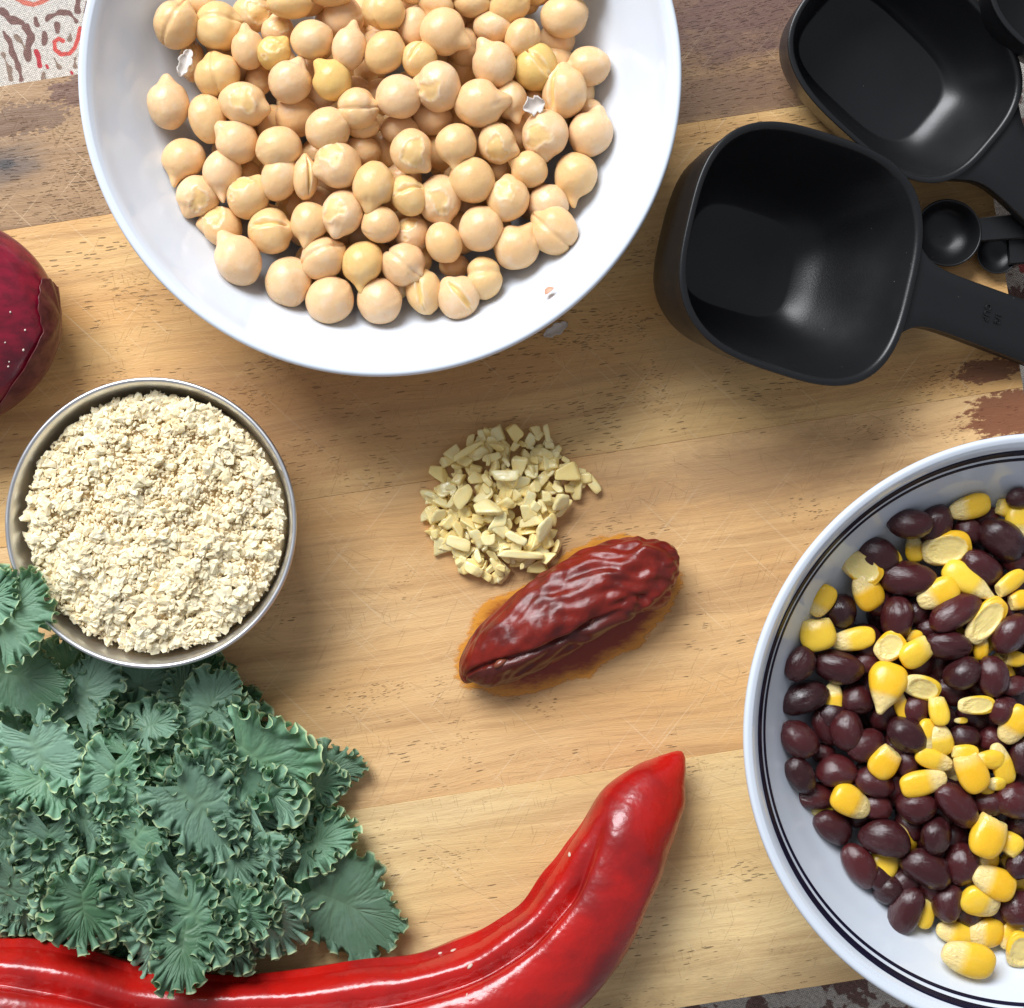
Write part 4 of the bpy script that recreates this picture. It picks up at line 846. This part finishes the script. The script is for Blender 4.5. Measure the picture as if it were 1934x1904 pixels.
for j, (sc_, lo, hi, lb) in enumerate(((1.012, 1.02, 2.0, 'thin papery brown skin layer on the right shoulder'),)):
    vv = np.linspace(-math.pi, math.pi, 160, endpoint=False); eu = (0.40 if j == 0 else 0.30)+.08*np.sin(vv*2+1)+.015*np.sin(vv*9)+.008*np.sin(vv*23)+(.95 if j == 0 else .45)*np.clip(np.cos(vv+2.0), 0, 1)
    fr = np.linspace(0.001, 1, 36); UU = fr[:, None]*eu[None, :]; VV = np.repeat(vv[None], 36, 0)
    x_ = np.cos(UU)*205; r_ = np.sin(UU)**.92*188*(1+.05*np.cos(UU))*(1-.12*np.clip((np.cos(UU)-.2)/.8, 0, 1))
    k_ = sc_+.012*np.sin(VV*7)*fr[:, None]+.012*fr[:, None]**4
    Q = np.stack([x_*k_, r_*k_*np.sin(VV), r_*k_*np.cos(VV)*.62], -1).reshape(-1, 3); Fk = grid_faces(36, 160, wrap_v=True)
    o = link('onion_skin', mesh_np('onion_skin', Q, Fk, ONS), on); sm = o.modifiers.new('thickness', 'SOLIDIFY'); sm.thickness = 1.4*S; o['label'] = lb
tree = BVHTree.FromPolygons([tuple(v) for v in (P*1.0)], [tuple(f) for f in F])
nt = NT('salt_speck_color'); nt.set(Base_Color=(0.8, 0.72, 0.62), Roughness=.5); SPK = nt.m
PW = P+np.array(oc); treeW = BVHTree.FromPolygons([tuple(v) for v in PW], [tuple(f) for f in F])
for (x, y, r_) in ((85,915,9),(197,1060,9),(178,1218,11),(62,1308,7),(53,1345,9),(240,1440,16),(35,1155,7)):
    X, Y = x*.238, 377.6+y*.238; b_ = blem(X, Y, r_*.22, r_*.18, 0, on, oc, treeW, SPK, 'crumb_speck', .8)
    if b_: b_.location += Vector((0, 0, 1.5*S))

# ================================================================== MEASURING CUPS
nt = NT('black_plastic'); q = nt.mapping(OBJ(nt), scale=(8000/100,)*3); nz = nt.noise(q, 26, 3); nb = nt.noise(q, .8, 3); dust = nt.voro(q, 3.4)
c = nt.mix(nt.ramp(dust.outputs['Distance'], .018, .03, .5, 0), (0.010, 0.0102, 0.011), (0.30, 0.30, 0.30))
nt.set(Base_Color=c, Roughness=nt.ramp(nb, .3, .7, 0.30, 0.38), Normal=nt.bump(nz, .16, .00012)); nt.bsdf.inputs['Specular IOR Level'].default_value = .45; BLK = nt.m
def ring(a, b, n, N=140, cx=0, cy=0, sq=0.0):
    t = np.linspace(0, 2*np.pi, N, endpoint=False); c_, s_ = np.cos(t), np.sin(t); e = 2/n
    return np.c_[cx+a*np.sign(c_)*np.abs(c_)**e, cy+b*np.sign(s_)*np.abs(s_)**e*(1+sq*np.sign(c_)*np.abs(c_)**e)]
def cup(label, x, y, z, a, b, depth, rot, tilt, base_a, base_b, hw, hlen, hang, n=2.9, sq=0.0, text=None, bshift=0.0):
    root = empty('measuring_cup', M_(wp(x, y, z))); tag(root, label, 'measuring cup')
    root.rotation_euler = (Matrix.Rotation(math.radians(rot), 3, 'Z') @ Matrix.Rotation(math.radians(tilt), 3, 'Y')).to_euler()
    # levels outer: (t, scale)   t=0 rim, t=1 base
    rings = []
    def lev(f, zz, inset): # f: 0 base .. 1 rim
        aa = base_a+(a-base_a)*f-inset; bb_ = base_b+(b-base_b)*f-inset; nn = n*1.15+(n-n*1.15)*f
        r_ = ring(aa, bb_, nn, sq=sq*f, cx=bshift*(1-f)); rings.append(np.c_[r_, np.full(len(r_), zz)])
    def lev0(s_, zz, inset=0):
        r_ = ring(base_a*s_, base_b*s_, n*1.15, cx=bshift); rings.append(np.c_[r_, np.full(len(r_), zz)])
    lev0(.01, -depth); lev0(.9, -depth); lev(0.04, -depth, 0)
    for f, zz in ((.36, -.96), (.58, -.86), (.76, -.66), (.87, -.42), (.94, -.18), (.965, -.07)): lev(f, zz*depth, 0)
    for f, zz in ((.985, -.045), (1.0, -.025), (1.0, -.008), (.985, 0.0)): lev(f, zz*depth, 0)
    lev(.985, 0, 6); lev(.975, -2.5, 9); lev(.965, -8, 10)
    for f, zz in ((.90, -.16), (.76, -.36), (.57, -.58), (.37, -.76), (.19, -.87), (.08, -.912)): lev(f, zz*depth, 8)
    r_ = ring(base_a*.965, base_b*.965, n*1.15, cx=bshift); rings.append(np.c_[r_, np.full(len(r_), -.93*depth)])
    r_ = ring(base_a*.93, base_b*.93, n*1.15, cx=bshift); rings.append(np.c_[r_, np.full(len(r_), -.938*depth)])
    r_ = ring(base_a*.5, base_b*.5, n, cx=bshift); rings.append(np.c_[r_, np.full(len(r_), -.938*depth)])
    r_ = ring(.5, .5, 2, cx=bshift); rings.append(np.c_[r_, np.full(len(r_), -.938*depth)])
    V = np.vstack(rings); F = grid_faces(len(rings), 140, wrap_v=True)
    link('cup_body', mesh_np('cup_body', V, F, BLK), root)
    # handle, flat top just under the rim with fillets and a downturned skirt
    ha = math.radians(hang); N = 60; L = np.linspace(0, 1, N); x0 = a-2
    half = hw*(1+0.75*np.exp(-L*hlen/22)) + hw*0.12*L
    yc = 0*L
    prof = [(-1, -26), (-1, -7), (-.985, -2), (-.95, 0), (-.5, .8), (0, 1), (.5, .8), (.95, 0), (.985, -2), (1, -7), (1, -26), (.93, -26), (.93, -9), (-.93, -9), (-.93, -26)]
    rows = []
    for i in range(N):
        for (py, pz) in prof:
            yy_ = min(.999, abs(py*half[i])/b); X = x0+L[i]*hlen-(a-a*(1-yy_**n)**(1/n))*math.exp(-L[i]*hlen/26); rows.append((X, yc[i]+py*half[i]+math.tan(ha)*(X-x0), pz*1.0-7-(4*math.exp(-L[i]*hlen/12))))
    Vh = np.array(rows); Fh = grid_faces(N, len(prof), wrap_v=True)
    capA = np.arange(len(prof))+(N-1)*len(prof)
    link('handle', mesh_np('handle', Vh, [Fh, capA[None, ::-1]], BLK), root)
    if text:
        for (tx, ty, st_, size) in text:
            cu = bpy.data.curves.new('embossed_text', 'FONT'); cu.body = st_; cu.size = size*S; cu.extrude = 1.2*S; cu.bevel_depth = .35*S; cu.align_x = 'CENTER'; cu.align_y = 'CENTER'
            tmp = bpy.data.objects.new('tmp_text', cu); C.objects.link(tmp); dg = bpy.context.evaluated_depsgraph_get(); me = bpy.data.meshes.new_from_object(tmp.evaluated_get(dg)); bpy.data.objects.remove(tmp)
            me.name = 'embossed_text'; me.materials.clear(); me.materials.append(BLK)
            o = link('embossed_text', me, root, M_((tx, ty+math.tan(ha)*(tx-x0), -5.2)), (0, 0, math.radians(-90)))
    return root
cup('large matte black measuring cup, nearest the chickpea bowl, handle pointing right', 1521, 480, 238, 232, 212, 225, -13, 21, 118, 98, 52, 420, -2, n=3.0, sq=0.03, text=[(398, 8, 'CUP', 17), (425, 4, '1/2', 17)], bshift=-12)
cup('matte black measuring cup behind the large one, handle pointing lower right', 1714, 118, 152, 216, 168, 142, -40, 9, 150, 98, 56, 420, 0, n=3.0, sq=-0.02, bshift=-25)
cup('matte black measuring cup mostly outside the top right corner', 2075, -40, 200, 190, 170, 150, -30, 6, 130, 100, 50, 300, 0, n=2.8)
# spoon
sp = empty('measuring_spoon', M_(wp(1790, 440, 48))); tag(sp, 'small round black measuring spoon tucked behind the large cup', 'measuring spoon'); sp.rotation_euler = (0, 0, math.radians(6))
prof = np.vstack([smooth_profile([(1, -46), (28, -44), (50, -30), (60, -8), (63, 0)], 5), smooth_profile([(62.5, 2), (60, 2.5), (58, 0)], 3), smooth_profile([(56, -6), (46, -26), (24, -39), (1, -41)], 5)])
V, F = lathe(prof, 80); link('spoon_bowl', mesh_np('spoon_bowl', V, F, BLK), sp)
def bar(name, x0, x1, h0, h1, z0, z1, parent, y0=0, y1=0):
    N = 20; L = np.linspace(0, 1, N); rows = []
    for t in L:
        X = x0+(x1-x0)*t; h = h0+(h1-h0)*t; Z = z0+(z1-z0)*t; Y = y0+(y1-y0)*t
        for (py, pz) in ((-1, -14), (-1, -3), (-.9, 0), (.9, 0), (1, -3), (1, -14)): rows.append((X, Y+py*h, Z+pz))
    V = np.array(rows); F = grid_faces(N, 6, wrap_v=True); return link(name, mesh_np(name, V, [F, np.arange(6)[None], (np.arange(6)+(N-1)*6)[None, ::-1]], BLK, smooth=False), parent)
bar('handle', 59, 420, 22, 32, 0, -10, sp)
sp2 = empty('measuring_spoon', M_(wp(1884, 478, 24)), (0, 0, math.radians(4))); tag(sp2, 'flat black measuring spoon handle lying under the round spoon', 'measuring spoon')
bar('handle', 20, 260, 24, 20, 8, 4, sp2); V, F = lathe(prof*np.array([.62, .5]), 60); link('spoon_bowl', mesh_np('spoon_bowl', V, F, BLK), sp2)

# ================================================================== KALE
nt = NT('kale_leaf_color'); eg = nt.attr('edge').outputs['Fac']; vn = nt.attr('vein').outputs['Fac']; tn = nt.attr('tone'); tn.attribute_type = 'OBJECT'; tn.attribute_name = 'tone'
q = nt.mapping(OBJ(nt), scale=(8000/100,)*3); nz = nt.noise(q, 1.6, 4); nz2 = nt.noise(q, 12, 3)
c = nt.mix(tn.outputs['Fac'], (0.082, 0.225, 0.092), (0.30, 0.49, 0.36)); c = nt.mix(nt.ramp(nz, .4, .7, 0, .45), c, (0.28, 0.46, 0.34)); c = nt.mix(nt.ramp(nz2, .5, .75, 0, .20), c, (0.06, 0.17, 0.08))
c = nt.mix(nt.math('MULTIPLY', vn, .40), c, (0.24, 0.38, 0.21)); c = nt.mix(nt.math('MULTIPLY', eg, .9), c, (0.56, 0.68, 0.38))
c = hsv(nt, c, v=nt.ramp(objrand(nt), 0, 1, .62, 1.18, False))
h = nt.math('ADD', nt.math('MULTIPLY', vn, -1.2), nt.math('MULTIPLY', nz2, .3))
nt.set(Base_Color=c, Roughness=nt.ramp(nz, .3, .7, .42, .58), Normal=nt.bump(h, .35, .0005)); b = nt.bsdf.inputs; b['Specular IOR Level'].default_value = .4
tr = nt.n('ShaderNodeBsdfTranslucent'); nt.l(nt.mix(.5, c, (0.12, 0.30, 0.05)), tr.inputs[0]); mx = nt.n('ShaderNodeMixShader'); mx.inputs[0].default_value = .24; nt.l(nt.bsdf.outputs[0], mx.inputs[1]); nt.l(tr.outputs[0], mx.inputs[2]); nt.l(mx.outputs[0], nt.out.inputs[0])
KALE = nt.m
kc = wp(280, 1600, 0)
kale = empty('kale_bunch', M_(kc)); tag(kale, 'bunch of curly green kale leaves beside and under the steel bowl', 'kale')
KD = lambda x, y: (x*.41, 1208.3+y*.41)
def grow_leaf(seed, half, L=70.0, G=1.8, start=.5, Lm=80.0, wl=60.0, nr=24, nt_=320, iters=600):
    """a blade whose margin has grown longer than the blade can hold flat, relaxed until it curls"""
    r = np.random.default_rng(seed); A_ = math.radians(half)
    rr = np.concatenate([np.linspace(.03, start, 6, endpoint=False), np.linspace(start, 1, nr-6)]); th = np.linspace(-A_, A_, nt_)
    lobe = 1+.12*np.sin(th*r.uniform(1.6, 2.6)+r.random()*6)+.08*np.sin(th*r.uniform(4, 6)+r.random()*6)+.035*np.sin(th*r.uniform(9, 13)+r.random()*6)
    rr[0] = 0.0; Lr = L*lobe*(1-.12*(th/math.pi)**2)
    Rg = rr[:, None]*Lr[None, :]; g = np.clip((rr-start)/(1-start), 0, 1)
    grow = 1+G*g**1.5; arc = 2*A_*L+1.4*Lm
    X = Lm*(np.cos(th/2)**2)[None]+Rg*np.cos(th); Y = Rg*np.sin(th)+3*np.sin(X/40)
    ph = np.cumsum(1+.55*np.sin(th*r.uniform(3, 5)+r.random()*6)+.35*np.sin(th*r.uniform(9, 14)+r.random()*6)); ph = ph/ph[-1]
    n1 = arc/(wl*r.uniform(.9, 1.1)); n2 = n1*2.4
    w1 = 6.283*n1*ph+r.random()*6; w2 = 6.283*n2*ph+1.5*np.sin(w1)+r.random()*6
    Z = 17*np.sin(w1)[None]*g[:, None]**1.1+8*np.sin(w2)[None]*g[:, None]**1.8+4.0*np.sin(th*3+1)[None]*rr[:, None]
    P = np.stack([X, Y, Z], -1); P += r.normal(size=P.shape)*.25*g[:, None, None]
    dth = th[1]-th[0]
    def dist(a, b): return np.linalg.norm(a-b, axis=-1)
    F0 = np.stack([X, Y, 0*X], -1)
    gm = grow[:, None]
    t0 = dist(F0[:, :-1], F0[:, 1:])*gm; r0 = dist(F0[:-1], F0[1:])
    d0 = np.sqrt(((t0[:-1]+t0[1:])/2)**2+((r0[:, :-1]+r0[:, 1:])/2)**2)
    t2 = (t0[:, :-1]+t0[:, 1:])*(.99-.035*gm[:, :1]/gm.max()*0-.03*g[:, None]); t4 = (t0[:, :-3]+t0[:, 1:-2]+t0[:, 2:-1]+t0[:, 3:])*(.97-.17*g[:, None]); r2 = (r0[:-1]+r0[1:])*.985
    sl = slice; C_ = [((sl(None), sl(None, -1)), (sl(None), sl(1, None)), t0, .45, 0), ((sl(None, -1), sl(None)), (sl(1, None), sl(None)), r0, .45, 0),
         ((sl(None, -1), sl(None, -1)), (sl(1, None), sl(1, None)), d0, .22, 0), ((sl(None, -1), sl(1, None)), (sl(1, None), sl(None, -1)), d0, .22, 0),
         ((sl(None), sl(None, -2)), (sl(None), sl(2, None)), t2, .4, 1), ((sl(None), sl(None, -4)), (sl(None), sl(4, None)), t4, .3, 1), ((sl(None, -2), sl(None)), (sl(2, None), sl(None)), r2, .22, 1)]
    Q = P; flatw = (1-g)[:, None]
    for it in range(iters):
        D = np.zeros_like(Q)
        for a, b, rest, k, mn_ in C_:
            v = Q[b]-Q[a]; l = np.sqrt((v*v).sum(-1))+1e-9; e = (l-rest)/l
            if mn_: e = np.minimum(e, 0)
            c_ = v*(e*k*.5)[..., None]; D[a] += c_; D[b] -= c_
        Q = Q+D*.8
        Q[..., 2] *= (1-.01*flatw**2); 
        Q[:6, :, :2] += (F0[:6, :, :2]-Q[:6, :, :2])*.2
        if it == 60: Q += r.normal(size=Q.shape)*.4*g[:, None, None]
    V = Q.reshape(-1, 3)
    # slim thickness of the rim comes from a pale edge band; veins sink a little
    Xf, Yf = X, Y; thg = np.repeat(th[None], nr, 0); rg = np.repeat(rr[:, None], nt_, 1)
    vein = np.exp(-(np.abs(Rg)/(1.9+.0*Rg))**2)*1.0
    for k in range(-5, 6):
        a0 = k*A_/5.6+.08*np.sin(k*3+seed); d = np.abs(thg-a0-.14*np.sin(rg*4+k))*(Rg+6); vein = np.maximum(vein, .85*np.exp(-(d/(1.5*(1.3-rg)))**2)*(1-.55*g[:, None]))
        for q_ in range(1, 5):
            s_ = rg-(.16*q_+.04*np.sin(k+q_))
            for sg in (-1, 1):
                d = np.abs(thg-a0-sg*s_*.62)*(Rg+4); vein = np.maximum(vein, .40*np.exp(-(d/1.0)**2)*(s_ > 0)*(s_ < .30)*(1-g[:, None]))
    V[:, 2] -= 1.0*vein.ravel()
    edge = np.clip((rg-.955)/.012, 0, 1)
    return mesh_np('leaf', V, grid_faces(nr, nt_), KALE, attrs={'edge': edge.ravel(), 'vein': vein.ravel()})
FR = [grow_leaf(1, 150, 58, 3.0, .35, 40, 46), grow_leaf(2, 140, 54, 3.2, .38, 55, 42), grow_leaf(3, 130, 62, 2.8, .42, 60, 50), grow_leaf(4, 155, 50, 3.4, .32, 34, 40), grow_leaf(5, 145, 60, 3.0, .40, 48, 48)]
SM = [grow_leaf(11, 135, 70, 2.6, .60, 95, 52), grow_leaf(12, 125, 66, 2.4, .62, 110, 56), grow_leaf(13, 140, 74, 2.6, .56, 80, 50)]
BR = [grow_leaf(21, 135, 78, 1.3, .76, 95, 46), grow_leaf(22, 120, 62, 1.2, .72, 110, 50)]
def kput(me, X, Y, z, a, sc, tone, label=None, pitch=0.0, roll=0.0, flip=False):
    """a: pointing direction; pitch > 0 lifts the far end"""
    p = wp(X, Y, z); p = p-Vector((math.cos(math.radians(a)), math.sin(math.radians(a)), 0))*38*sc; o = link('leaf', me, kale, M_(p-kc)); o.rotation_euler = (Matrix.Rotation(math.radians(a), 3, 'Z') @ Matrix.Rotation(-math.radians(pitch), 3, 'Y') @ Matrix.Rotation(math.radians(roll), 3, 'X')).to_euler()
    o.scale = (sc, -sc if flip else sc, sc); o['tone'] = float(tone)
    if label: o['label'] = label
    return o
rk = random.Random(5)
kp = [(-40,170),(380,200),(860,120),(1040,230),(1200,380),(1370,560),(1480,700),(1480,880),(1400,1080),(1310,1280),(1120,1400),(800,1430),(400,1420),(60,1220),(-80,1100)]
def inpk(x, y):
    c_ = False; j = len(kp)-1
    for i in range(len(kp)):
        (xi, yi), (xj, yj) = kp[i], kp[j]
        if (yi > y) != (yj > y) and x < (xj-xi)*(y-yi)/(yj-yi)+xi: c_ = not c_
        j = i
    return c_
def mound(x, y): return max(0.0, 1-((x-560)/980)**2-((y-800)/760)**2)
# understory: darker green tones put the shade of the gaps into the color
for x, y in [(u, v) for u in range(0, 1400, 190) for v in range(230, 1400, 180)]:
    x += rk.uniform(-50, 50); y += rk.uniform(-50, 50)
    if inpk(x, y):
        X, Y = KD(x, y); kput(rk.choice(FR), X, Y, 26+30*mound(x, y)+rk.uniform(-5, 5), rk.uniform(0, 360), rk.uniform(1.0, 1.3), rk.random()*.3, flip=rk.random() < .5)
# top frills on a jittered grid, leaning outwards
row = 0
for v in range(210, 1440, 150):
    for u in range(-20 + (row % 2)*85, 1460, 170):
        x = u+rk.uniform(-40, 40); y = v+rk.uniform(-35, 35)
        if not inpk(x, y): continue
        a = math.degrees(math.atan2(-(y-760), x-520))+rk.uniform(-45, 45); X, Y = KD(x, y)
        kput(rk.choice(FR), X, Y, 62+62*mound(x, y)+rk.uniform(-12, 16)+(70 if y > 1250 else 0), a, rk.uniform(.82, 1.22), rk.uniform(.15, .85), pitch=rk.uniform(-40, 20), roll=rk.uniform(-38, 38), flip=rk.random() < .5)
    row += 1
# broad blades that read as single leaves
for (x, y, z, a, me, sc, tn_, pi_, ro_, lb) in [
    (150,500,150,-70,BR[0],.95,.95,-12,8,'smooth blue-green leaf panel with raised veins at left'),
    (860,730,156,-48,SM[0],1.12,.70,-12,-8,'pale green tongue shaped leaf in the middle of the bunch'),
    (1150,540,128,-45,SM[2],1.25,.35,-14,6,'deep green leaf with pale ruffled hem right of the middle'),
    (820,1180,140,-110,SM[1],1.45,.85,-10,-6,'large leaf with pale midrib running down to the lower edge'),
    (1200,920,124,-118,BR[1],1.05,1.0,-18,20,'pale blue-grey leaf back with branching veins'),
    (210,940,140,-100,SM[2],.85,.75,-16,0,'ruffled leaf beside a dark hollow at left'),
    (1500,1190,48,-24,BR[0],1.22,.45,-2,0,'flat bright green leaf with pale midrib pointing lower right'),
    (370,300,120,70,SM[0],.85,.85,-6,0,None),(960,330,112,60,SM[2],.80,.8,-6,10,None),(1180,1250,110,-70,SM[0],.9,.6,-25,0,None),(1390,650,60,10,SM[1],.90,.6,-14,0,None),
    (470,1200,150,-95,SM[2],.95,.65,-20,6,None),(520,620,150,-100,SM[2],.85,.5,-8,0,None),(40,1130,130,-120,SM[0],.85,.6,-18,0,None),(640,880,140,-130,SM[1],.8,.45,-10,0,None)]:
    X, Y = KD(x, y); kput(me, X, Y, z, a, sc, tn_, lb, pi_, ro_)
kput(SM[2], 12, 1175, 206, 60, .95, .4, 'cupped leaf lapping over the steel bowl rim at far left', -4, 0)
kput(FR[0], -10, 1130, 214, 30, .85, .45, None, -4, 0)
kput(BR[0], 0, 1275, 165, -10, .95, .3, 'smooth pale leaf hanging below the bowl rim at far left', -6, 0)
print('kale', sum(1 for c_ in kale.children))
